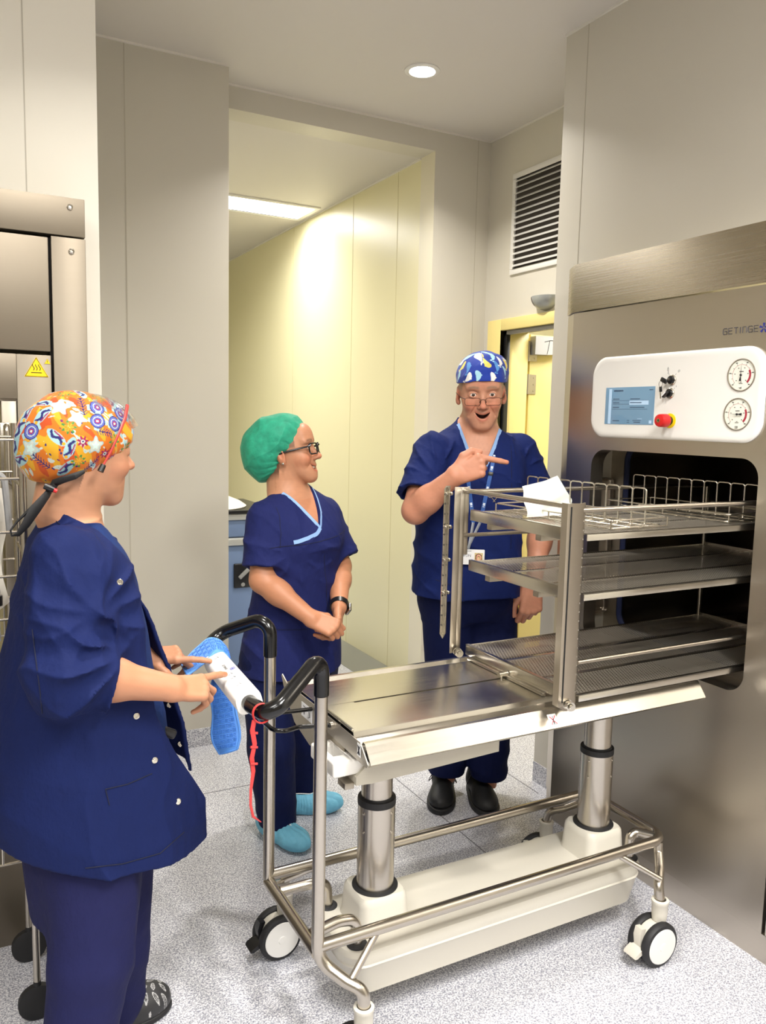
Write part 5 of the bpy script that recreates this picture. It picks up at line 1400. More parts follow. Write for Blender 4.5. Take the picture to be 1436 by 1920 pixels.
    q.mat(mat('badge_skin',srgb(226,170,140),.5)).tube([Bd(.023+.007*math.cos(a),-.002+.009*math.sin(a),.0023) for a in [2*PI*i/14 for i in range(14)]],.0035,5,closed=True); q.mat(mat('badge_hair',srgb(110,70,50),.5)).tube([Bd(.013,-.008,.0026),Bd(.014,.008,.0026),Bd(.023,.012,.0026),Bd(.032,.008,.0026),Bd(.033,-.008,.0026)],.0022,5)
    q.mat(greytext).prism([Bd(-.040,.021),Bd(-.004,.021),Bd(-.004,.0225),Bd(-.040,.0225)],V(n3)*.0003); q.build('badge_print',None,bo)
    text_mesh('badge_text','NGAV',.014,Bd(-.004,.010),-V(x),-V(up),mat('badge_ink',srgb(70,76,90),.5),bo,.0002)
    q=MB(); q.tube([V(PL[23]),Bd(-.012,.045,.004),Bd(-.016,.030,.003)],.006,6,flat=.3); q.tube([V(PR[23]),Bd(-.012,.045,.004)],.006,6,flat=.3); q.build('badge_strap',mat('strap_silver',srgb(170,176,186),.4,.4),lo_)
    # scissors handles and pen light at the chest pocket
    q=MB(); c1=A3(P2(.055,-.195,-.006)); 
    for du in (-.014,.014): q.tube([V(c1+x*(du+.0125*math.cos(a))+up*(.014*math.sin(a))) for a in [2*PI*i/20 for i in range(20)]],.0014,6,closed=True)
    q.tube([V(c1-up*.013+x*-.010),V(c1-up*.03+x*.004)],.002,6); q.tube([V(c1-up*.013+x*.010),V(c1-up*.03-x*.004)],.002,6)
    q.build('scissors_handles',chrome,root)
    # trousers
    tr_=[]
    def leg(a,b_,c,r): return [a,b_,c,r]
    def trous(P):
        d=None
        pel=loft(P,spl([(.74,*(tw[:2]),.150,.100,.100),(.80,*(tw[:2]),.180,.130,.125),(.90,*(tw[:2]),.184,.134,.130)],4),f)
        d=pel
        for a,b_,c in legs_b:
            d=smin(d,cone(P,a+A3((0,0,.08)),b_,.112,.090),.03); d=smin(d,cone(P,b_,c+A3((0,0,.02)),.090,.074),.02)
        z=P[:,2]
        d=d-.009*(folds(P,(.25,-.2,1),60,17,1.3)-.3)*np.clip((.42-z)/.25,.25,1)-.008*wob(P,18,(7,7,3))
        d=d-.008*(folds(P,s*1.0+up*.15,30,19,.7)-.3)
        lowz=.098+.0*z
        return np.maximum(np.maximum(d,z-.90),lowz-z)
    sdf_obj('scrub_trousers',trous,(1.38,2.28,.04),(2.05,2.85,.93),.0058,navyd,root,lip=1.6)
    # shoes
    for k,(toe,az) in enumerate(((A3((1.605,2.475,0)),-126),(A3((1.765,2.375,0)),-112))):
        d_=fdir(az); sd=A3((-d_[1],d_[0],0)); R=np.stack([d_,sd,up],1); c=toe-d_*.14
        def shoe(P,c=c,R=R):
            Q=(P-c)@R; x=Q[:,0]
            d=ell(Q,(.070,0,.034),(.078,.050,.036)); d=smin(d,ell(Q,(-.02,0,.045),(.10,.041,.045)),.03); d=smin(d,ell(Q,(-.085,0,.05),(.050,.037,.052)),.03)
            d=smin(d,cone(Q,(-.06,0,.07),(-.055,0,.115),.042,.044),.03)
            d=smax(d,-(ell(Q,(-.052,0,.13),(.034,.03,.03))),.004); d=np.maximum(d,.012-Q[:,2]); return d
        so_=sdf_obj('shoe',shoe,c-.2,c+.2,.0034,mat('shoe_black',srgb(24,25,27),.55,0,noise=((160,160,160),.2,.001,.1,.05)),root)
        def sole(P,c=c,R=R):
            Q=(P-c)@R; d=ell(Q*A3((1,1,0))+A3((0,0,0)),(.062,0,0),(.094,.056,1)); d=smin(d,ell(Q*A3((1,1,0)),(-.055,0,0),(.088,.045,1)),.05)
            return np.maximum(np.maximum(d,-Q[:,2]+.001),Q[:,2]-.022)
        sdf_obj('sole',sole,c-.2,c+.2,.004,rubber,so_)
        lc=MB(); 
        W3=lambda a,b_,h: V(c+d_*a+sd*b_+up*h)
        for i in range(5):
            a=.045-.022*i; h=.071+.011*i; lc.tube([W3(a,.022,h-.006),W3(a-.006,.004,h+.004),W3(a-.012,-.022,h-.004)],.0022,6); lc.tube([W3(a,-.022,h-.006),W3(a-.006,-.004,h+.004),W3(a-.012,.022,h-.004)],.0022,6)
        for sg in (-1,1): lc.tube(fillet([W3(-.045,0,.118),W3(-.02,sg*.035,.105),W3(-.008,sg*.058,.060),W3(-.03,sg*.052,.055),W3(-.045,sg*.01,.112)],.01,4),.0018,6)
        lc.build('laces',blackp,so_)
        tb=MB(); 
        for i in range(3): tb.obox(W3(.030-.028*i,0,.082+.013*i),Matrix(R.tolist()),(.010,.0035,.002))
        tb.build('lace_loops',whitest,so_)
    # cap
    Rh=H['R']; sc=H['s']
    def cap(P):
        Q=(P-hc)@Rh/sc; 
        d=ell(Q,(.000,0,.046),(.103,.085,.092)); d=smin(d,ell(Q,(-.035,.01,.080),(.085,.082,.060)),.03)
        d=d-np.maximum(.004*wob(Q,41,(34,34,40)),-.001)-.007*folds(Q,(0,.5,1),85,42,.6)*np.clip((Q[:,2]-.07)/.04,0,1)-.004*folds(Q,(.4,1,.2),70,43,1)
        edge=.056-.012*np.clip(np.abs(Q[:,1])-.03,0,1)/.05-.25*np.clip(-Q[:,0],0,1)
        inn=ell(Q,(-.002,0,.044),(.099,.081,.084)); 
        d=np.maximum(d,-np.maximum(inn,Q[:,2]-.10))
        return np.maximum(d,edge-Q[:,2])*sc*.85
    base=A3(srgb(34,60,158)[:3]); wcol=[A3(srgb(240,240,236)[:3]),A3(srgb(238,216,110)[:3]),A3(srgb(92,150,214)[:3]),A3(srgb(168,214,232)[:3])]
    rg=np.random.default_rng(5); mot=[]
    az_=[(-58,.098,1,60),(-32,.100,2,110),(-8,.074,3,95),(8,.112,1,-50),(34,.100,2,75),(-26,.066,0,60),(18,.066,0,80),(60,.082,3,95),(56,.112,0,50),(-62,.068,3,80),(-80,.11,0,40),(82,.1,1,60),(-100,.09,3,60),(105,.11,0,0),(130,.1,2,60),(-130,.1,1,60),(170,.11,3,20),(-12,.132,0,150),(-70,.128,3,20),(40,.134,3,60)]
    def capcol(P):
        Q=(P-hc)@Rh/sc; C=np.tile(base,(len(P),1)); th=np.degrees(np.arctan2(Q[:,1],Q[:,0]+.012)); 
        for a,z,k,rot in mot_list:
            du=((th-a+180)%360-180)*math.pi/180*np.minimum(.098,np.hypot(Q[:,0]+.012,Q[:,1])); dv=Q[:,2]-z
            r=math.radians(rot); x=du*math.cos(r)+dv*math.sin(r); y=-du*math.sin(r)+dv*math.cos(r)
            yc=y-18*x*x                                         # crescent body
            body=(x/.018)**2+(yc/(.0082*(1+x*22).clip(.35,1.5)))**2<1
            tail=((x+.021)**2/.0035**2+((yc-.003)**2)/.0028**2<1)|((x+.022)**2/.0028**2+((yc+.004)**2)/.0026**2<1)|((x-.002)**2/.0025**2+((yc+.008)**2)/.003**2<1)
            C[body|tail]=wcol[k]
        sp=(wob(Q,77,(420,420,420))>1.15); C[sp]=wcol[3]*.8
        return C
    mot_list=[(a,z,k,r) for a,z,k,r in az_]
    capm=mat('printed_cap_cloth',(1,1,1),.75,0,spec=.25,sheen=.2,attr='tint')
    sdf_obj('surgical_cap',cap,hc-A3((.16,.16,.02)),hc+A3((.17,.17,.20)),.0017,capm,root,capcol,it=1)
    # spectacles, thin rectangular wire frame low on the nose
    gl=MB(); frm=mat('spectacle_wire',srgb(52,30,34),.3,.6)
    o=H
    for sg in (1,-1):
        P_=[L2W(o,(.107-.25*abs(u*sg)**1.0*.0-.35*max(0,abs(u)-.03)*1.0,u,z)) for u,z in [(sg*(.034+a),-.012+b_) for a,b_ in [(p[0],p[1]) for p in rrect(-.0255,.0265,-.0125,.0125,.008,5)]]]
        gl.tube(P_,.00085,6,closed=True)
        gl.tube([L2W(o,(.0985,sg*.0605,-.002)),L2W(o,(.088,sg*.070,.000)),L2W(o,(.02,sg*.082,.004)),L2W(o,(-.008,sg*.086,.006))],.0014,6)
        gl.tube([L2W(o,(.105,sg*.0095,-.010)),L2W(o,(.098,sg*.011,-.016))],.001,6)
    gl.tube([L2W(o,(.1075,.0085,-.006)),L2W(o,(.112,0,-.003)),L2W(o,(.1075,-.0085,-.006))],.0012,6)
    go=gl.build('spectacles',frm,root)
    for sg in (1,-1):
        MB().prism([L2W(o,(.1068-.35*max(0,abs(sg*.034+p[0])-.03),sg*.034+p[0],-.012+p[1])) for p in rrect(-.025,.026,-.012,.012,.0075,5)],V(Rh@A3((.0006,0,0)))).build('lens',glassm,go)
man()
# ------------------------------------------------------------------ THE WOMAN IN THE GREEN CAP
def woman_mid():
    az=-72; f=fdir(az); s=A3((-f[1],f[0],0)); up=A3((0,0,1)); skin=A3(srgb(190,136,104)[:3])
    root=thing('person','woman in navy scrubs and green bouffant cap, smiling with hands clasped in the corridor opening','person',(1.08,2.64,0))
    H=dict(c=(1.036,2.630,1.372),R=Rot(-38,12,0),s=.96,wide=.97,mouth=dict(w=.031,curve=.012,open=.0125),lipx=.0865,jaw=-.002,nose=1.0,nlen=.002,fold=.0012,smile=1,eye=.0038,hair=srgb(70,48,36)[:3],brow=.7,browz=0,temple=.75,nape=.85)
    hf=head_fn(H); hc=A3(H['c']); nk=A3((1.039,2.620,1.250)); nk=nk+A3((0,0,.0))
    tc=A3((1.058,2.620,0.999)); tw=A3((1.055,2.630,0.687))
    def ctr(z): t=np.clip((tc[2]-z)/(tc[2]-tw[2]),-1,1.4); c=tc*(1-t)+tw*t; return c[:2]
    def rows(L): return spl([(z,*(ctr(z)+f[:2]*dx),w,df,db) for z,dx,w,df,db in L],6)
    sl=rows([(.590,0,.200,.150,.165),(.68,0,.196,.148,.160),(.80,.0,.178,.145,.135),(.90,0,.163,.138,.118),(1.00,0,.166,.146,.112),(1.08,.005,.172,.152,.112),(1.15,0,.172,.125,.105),(1.19,-.003,.155,.098,.092),(1.225,-.008,.115,.072,.076),(1.255,-.015,.075,.050,.060),(1.285,-.02,.05,.035,.045)])
    bl_=sl.copy(); bl_[:,3:]-=.013
    shR=A3((0.920,2.570,1.153)); shL=A3((1.199,2.680,1.143)); elR=A3((0.905,2.530,0.955)); wrR=A3((1.025,2.390,0.844)); elL=A3((1.231,2.620,0.965)); wrL=A3((1.153,2.450,0.856))
    slR=shR+(elR-shR)*.80; slL=shL+(elL-shL)*.86
    def shirt0(P):
        z=P[:,2]; t=loft(P,sl,f,e=2.2)
        t=smin(t,sleeve(P,shR-s*-.01,slR,.066,.074,.050),.04); t=smin(t,sleeve(P,shL-s*.01,slL+A3((.012,-.01,0)),.064,.076,.048,.035),.04)
        dp=.010*(folds(P,(.45,-.2,1),58,51,1.2)-.3)+.006*(folds(P,(.8,.1,.6),100,53,1.0)-.3)+.006*wob(P,55,(9,9,4))
        for aa,sd_ in ((shR+s*.04-up*.075,1),(shL-s*.03-up*.075,2)): dp=dp+.012*rfolds(P,aa+f*.06-up*.03,s,up,9,.15,70+sd_)
        return t-np.maximum(dp+.013*(folds(P,s+up*.15,48,57,.7)-.35)*np.clip((.95-z)/.2,0,1),-.004)
    def collar(P):
        Q=P-nk; u=Q@s; v=Q@f; z=P[:,2]; zb=nk[2]-.118; top=nk[2]+.05
        hw=np.clip((z-zb)/(top-zb),0,1)**.85*.078
        vc=np.maximum(np.abs(u-.012*np.clip((top-z)/.2,0,1))-hw,-v)
        ring=np.sqrt((u/.080)**2+((v+.008)/.070)**2)-1; return np.minimum(vc,np.maximum(ring*.06,nk[2]+.006-z))
    def shirt(P):
        d=smax(shirt0(P),-collar(P),.003); low=loft(P,np.c_[sl[:,:3],sl[:,3:]-.012],f,e=2.2)
        d=np.maximum(d,-np.maximum(low,P[:,2]-.66)); return np.maximum(d,.602-P[:,2]+.006*np.sin((P@s)*20))
    neck=lambda P: smin(hf(P),smin(cone(P,nk-up*.03-f*.01,hc-up*.045-H['R'][:,0]*.025,.056,.052),loft(P,bl_,f,e=2.2),.04),.02)
    def arm(P,a,b,c): return smin(smin(cone(P,a,b,.046,.041),cone(P,b,b+(c-b)*.35,.041,.041),.02),cone(P,b+(c-b)*.3,c,.040,.0265),.02)
    # right hand laid over, left hand wrapping: fingers interlaced loosely
    hR=dict(W=wrR,f=nrm(A3((1.078,2.345,0.820))-wrR),n=nrm(A3((-.25,-.75,.55))),k=.95,spread=(2,0,-2,-5),curl=[(58,62,30),(62,66,30),(62,68,32),(60,66,32)],thumb=[(.012,.020,-.006),(.042,.036,-.016),(.070,.034,-.030),(.090,.026,-.038)])
    if np.cross(hR['f'],hR['n'])@A3((.2,0,1))<0: hR['side']=-1
    hL=dict(W=wrL,f=nrm(A3((1.111,2.365,0.794))-wrL),n=nrm(A3((.88,-.45,.10))),k=.95,spread=(3,1,-2,-4),curl=[(46,44,22),(44,44,22),(42,44,22),(40,42,22)],thumb=[(.012,.020,-.006),(.040,.036,-.016),(.066,.034,-.030),(.088,.026,-.038)])
    if np.cross(hL['f'],hL['n'])@A3((-.45,-.88,0))>0: hL['side']=-1
    hRf,hRp,nR,_=hand(hR); hLf,hLp,nL,sgL=hand(hL)
    parts=[]
    def box(pts,m): p=np.array(pts); return p.min(0)-m,p.max(0)+m
    v,q=mesh_sdf(lambda P: np.maximum(neck(P),nk[2]-.20-P[:,2]),hc-A3((.17,.17,.34)),hc+A3((.17,.17,.16)),.0022); parts.append((smooth(v,q,1,.3),q))
    for hfn,a,b,c,pt in ((hRf,shR,elR,wrR,hRp),(hLf,shL,elL,wrL,hLp)):
        lo,hi=box(np.vstack([pt,[a,b]]),.06); v,q=mesh_sdf(lambda P: smin(arm(P,a,b,c),hfn(P),.012),lo,hi,.0024); parts.append((smooth(v,q,1,.3),q))
    legs=[(A3((0.951,2.610,0.647)),A3((0.954,2.570,0.349)),A3((0.984,2.580,0.081))),(A3((1.162,2.700,0.595)),A3((1.168,2.730,0.292)),A3((1.174,2.780,0.056)))]
    def lowb(P):
        d=loft(P,np.c_[bl_[:,:3],bl_[:,3:]-.022],f,e=2.2)
        for a,b_,c in legs: d=smin(d,smin(cone(P,a,b_,.065,.05),cone(P,b_,c,.05,.034),.03),.05)
        return np.maximum(d,P[:,2]-(nk[2]-.17))
    v,q=mesh_sdf(lowb,(.6,2.2,.04),(1.5,3.1,1.3),.010); parts.append((v,q))
    hcol=head_color(H,skin); scol=skin_color(skin*A3((.97,.9,.86)),nR+nL)
    def col(P): return np.where((np.linalg.norm(P-hc,axis=1)>.17)[:,None],scol(P),hcol(P))
    mk('body',parts,skinm,root,col); eyes(H,root,(1,.1,.1)); teeth(H,root,.027,-.0032,.0070,.0815)
    so=sdf_obj('scrub_shirt',shirt,(.72,2.30,.56),(1.42,2.98,1.34),.0044,navy2,root,lip=1.6)
    fr=lambda u,z,v=.25: nk+f*v+s*u+A3((0,0,z))
    P2=lambda u,z,ins=-.001: project(shirt0,fr(u,z),-f,.5,-ins)
    bl=[]
    for i in range(25):
        t=i/24*2-1; a=abs(t); z=-.118+.150*a; hw=(a**.85)*.078*np.sign(t)+.012*(1-a); bl.append(P2(hw*1.04,z-.002))
    # crossover tail of the binding
    tail=[P2(.012-.105*q_**.9,-.120-.042*q_**.6) for q_ in np.linspace(0,1,10)]
    keep=[i for i,p in enumerate(bl) if p is not None]; bl=[bl[i] for i in keep]; tail=[p for p in tail if p is not None]; nrs=[tuple(f+up*.3+s*.5*np.sign(i-12)) for i in keep]
    b=ribbon(bl,nrs,.010,.002); t2=ribbon(tail,tuple(f+up*.25),.013,.002); b.add(t2.v,t2.f,True); b.build('neck_binding',bind,so)
    sm_=MB()
    for u0,z0,u1,z1 in ((-.165,-.180,.17,-.145),(-.118,-.05,-.13,-.18),(.02,-.21,.085,-.53),(-.15,-.46,.05,-.47),(-.15,-.46,-.16,-.62)):
        [sm_.tube(q_,.0011,5) for q_ in runs([P2(u0+(u1-u0)*i/16,z0+(z1-z0)*i/16,-.0002) for i in range(17)])]
    split_build(sm_,'seam',MATS['navy_seam'],so)
    def trous(P):
        pc=ctr(.64); d=loft(P,spl([(.50,pc[0],pc[1],.150,.115,.125),(.60,pc[0],pc[1],.175,.130,.145),(.72,pc[0],pc[1],.172,.128,.140)],4),f)
        for a,b_,c in legs: d=smin(d,cone(P,a,b_,.098,.084),.03); d=smin(d,cone(P,b_,c,.084,.074),.02)
        z=P[:,2]; d=d-.008*(folds(P,(.25,-.2,1),75,61,1.3)-.3)*np.clip((.35-z)/.25,.15,1)-.007*wob(P,62,(7,7,3))-.008*(folds(P,s+up*.1,40,63,.7)-.3)
        return np.maximum(np.maximum(d,z-.72),.055-z)
    sdf_obj('scrub_trousers',trous,(.68,2.25,.03),(1.42,3.05,.75),.0056,navyd,root,lip=1.6)
    ovc=mat('overshoe_blue',srgb(112,184,214),.6,0,noise=((50,50,50),.6,.006,.12,0),trans=.0)
    for k,(toe,a_) in enumerate(((A3((1.03,2.425,0)),-72),(A3((1.275,2.665,0)),-22))):
        d_=fdir(a_); sd=A3((-d_[1],d_[0],0)); R=np.stack([d_,sd,up],1); c=toe-d_*.125
        def cover(P,c=c,R=R):
            Q=(P-c)@R; x,y,z=Q.T
            d=ell(Q,(.050,0,.036),(.085,.052,.040)); d=smin(d,ell(Q,(-.06,0,.045),(.075,.045,.050)),.05)
            hole=ell(Q,(-.035,0,.100),(.062,.026,.045)); d=smax(d,-hole,.006)
            d=d-.004*(np.abs(np.sin(np.arctan2(y,x+.03)*14+wob(Q,3,(30,30,30))))-.5)*np.clip(z/.05,0,1)-.003*wob(Q,71+k,(60,60,60))
            return np.maximum(d,.001-z)
        co=sdf_obj('shoe_cover',cover,c-.19,c+.19,.003,ovc,root,lip=1.3)
        e=MB(); W3=lambda a,b_,h: V(c+d_*a+sd*b_+up*h)
        e.tube([W3(.025+.088*t,.004*math.sin(t*5),.080-.055*t*t-.012*t) for t in [i/12 for i in range(13)]],.0022,6)
        e.tube([W3(-.035+.058*math.cos(t),.030*math.sin(t),.083+.004*math.sin(3*t)) for t in [2*PI*i/24 for i in range(24)]],.0018,6,closed=True); e.build('elastic_band',whitest,co)
        sh=sdf_obj('shoe',lambda P,c=c,R=R: ell((P-c)@R,(-.02,0,.045),(.080,.034,.045)),c-.15,c+.15,.004,mat('leopard_shoe',srgb(190,160,120),.6),root) if k==0 else None
        if sh:
            sp=MB()
            for i in range(26):
                th=rng.uniform(-.9,.9); xx=rng.uniform(-.05,.03); yy=.034*math.sin(th)*.98; zz=.045+.045*math.cos(th)*math.sqrt(max(0,1-((xx+.02)/.08)**2)); yy*=math.sqrt(max(0,1-((xx+.02)/.08)**2))
                sp.lathe(W3(xx,yy,zz+.0004),up,[(0,.0),(.0035,0),(.0035,.0006),(0,.0006)],7)
            sp.build('leopard_spots',mat('spot_brown',srgb(50,34,26),.6),sh)
    # hair under the cap and at the nape
    Rh=H['R']; sc=H['s']
    hairm=mat('brown_hair',srgb(72,50,38),.55,0,noise=((300,300,40),.4,.001,.2,0))
    def hair(P):
        Q=(P-hc)@Rh/sc; d=ell(Q,(-.022,0,.040),(.100,.081,.088)); d=smin(d,ell(Q,(-.080,0,.0),(.036,.05,.045)),.03); d=d-.002*folds(Q,(0,1,.3),400,81,.5)
        face=np.maximum(Q[:,0]-(.015+.55*(Q[:,2]-.02)),-9); d=np.maximum(d,face); return np.maximum(d,-.055-.4*Q[:,0]-Q[:,2]-.02)*sc*.85
    sdf_obj('hair',hair,hc-.16,hc+.16,.003,hairm,root)
    # bouffant cap
    capn=mat('green_bouffant_cap',srgb(44,168,134),.65,0,alpha=.78,noise=((40,40,40),.8,.006,.42,0),detail=4)
    ax_=nrm(A3((.62,0,.40)))      # opening faces forward and down the face, local
    def capsolid(P):
        Q=(P-hc)@Rh/sc; 
        d=ell(Q,(-.035,0,.052),(.125,.105,.098)); d=smin(d,ell(Q,(-.095,0,.0),(.075,.088,.085)),.06); d=smin(d,ell(Q,(-.01,0,.075),(.098,.088,.070)),.03)
        # edge plane: runs from the forehead down behind the ear
        e=Q[:,0]*.84-Q[:,2]*.54-.0255
        rr=np.arctan2(Q[:,1],Q[:,2]+.02)
        t=np.clip(1+e/.10,0,1)
        d=d+.018*t**2.2
        d=d-.0045*(np.abs(np.sin(rr*13+wob(Q,91,(18,18,18))*1.6))-.5)*t**1.2-.011*(folds(Q,(.6,.2,-.8),80,93,1.3)-.2)-.004*wob(Q,92,(26,26,26))
        return d,e
    def cap(P):
        d,e=capsolid(P); inner=d+.0055
        d=np.maximum(d,e); d=np.maximum(d,-np.maximum(inner,e-.0)) if False else np.maximum(np.maximum(d,-inner),e)
        return d*sc*.85
    co=sdf_obj('bouffant_cap',cap,hc-A3((.24,.2,.16)),hc+A3((.2,.2,.2)),.0021,capn,root,lip=1.5)
    eb=MB(); pts=[]
    cen=hc
    for i in range(60):
        a=2*PI*i/60; 
        # point on the edge plane e=0, cast from outside towards the plane's centre
        d0=A3((.54,0,.84)); d1=A3((0,1,0)); base=A3((-.003,0,.0))+A3((-.0,0,.0)); ctr_=A3((.045,0,.025))
        o_=ctr_+(d0*math.cos(a)+d1*math.sin(a))*.16; o_=o_-A3((.84,0,-.54))*(o_@A3((.84,0,-.54))-.0245)
        tgt=ctr_-A3((.84,0,-.54))*(ctr_@A3((.84,0,-.54))-.0245)
        w0=hc+Rh@(o_*sc); w1=hc+Rh@(tgt*sc); pts.append(project(lambda q_: capsolid(q_)[0]*sc*.85,w0,w1-w0,.25,.0012))
    eb.tube([p for p in pts if p is not None],.0019,6,closed=True); eb.build('cap_elastic',mat('pale_elastic',srgb(160,214,190),.6),co)
    # glasses
    gl=MB(); o=H
    for sg in (1,-1):
        P_=[L2W(o,(.108-.5*max(0,abs(sg*.034+a)-.030),sg*.034+a,.004+b_)) for a,b_ in rrect(-.025,.026,-.0185,.0185,.010,6)]
        gl.tube(P_,.0027,8,closed=True)
        gl.tube([L2W(o,(.101,sg*.058,.017)),L2W(o,(.090,sg*.066,.014)),L2W(o,(.02,sg*.080,.010)),L2W(o,(-.012,sg*.083,.006))],.0034,8)
    gl.tube([L2W(o,(.108,.010,.009)),L2W(o,(.1125,0,.012)),L2W(o,(.108,-.010,.009))],.0022,8)
    go=gl.build('spectacles',mat('black_frame',srgb(16,16,18),.2),root)
    for sg in (1,-1): MB().prism([L2W(o,(.1078-.5*max(0,abs(sg*.034+a)-.030),sg*.034+a,.004+b_)) for a,b_ in rrect(-.024,.025,-.0175,.0175,.0095,5)],V(Rh@A3((.0007,0,0)))).build('lens',glassm,go)
    MB().lathe(L2W(o,(-.004,-.086,-.030)),V(Rh@A3((.2,-1,0))),[(0,-.001),(.0035,0),(.004,.002),(.002,.004),(0,.0045)],12).build('earring',chrome,root)
    # watch on the left wrist, ring on the left hand
    ax=nrm(wrL-elL); wc=wrL-ax*.012; p1=nrm(np.cross(ax,A3((0,1,.2)))); p2=np.cross(ax,p1)
    wt=MB(); wt.sheet([[tuple(wc+(p1*math.cos(t)+p2*math.sin(t))*.0315+ax*w_) for w_ in (-.010,.0,.010)] for t in np.linspace(0,2*PI,33)],.003); wo=wt.build('watch_strap',blackp,root)
    o_=A3((.86,.35,.0)); o_=nrm(o_-ax*(o_@ax)); R3=Matrix(np.stack([np.cross(ax,o_),ax,o_],1).tolist())
    MB().obox(V(wc+o_*.0355),R3,(.032,.038,.009),.004,3).build('watch_case',chrome,wo); MB().obox(V(wc+o_*.0405),R3,(.027,.033,.002),.001).build('watch_screen',blackg,wo)
    r0,r1=sgL[2][0][0],sgL[2][0][1]; rc=r0+(r1-r0)*.45; t=nrm(r1-r0); q1=nrm(np.cross(t,A3((0,0,1)))); q2=np.cross(t,q1)
    MB().tube([V(rc+(q1*math.cos(a)+q2*math.sin(a))*.0088) for a in [2*PI*i/20 for i in range(20)]],.0013,6,closed=True).build('ring',chrome,root)
woman_mid()
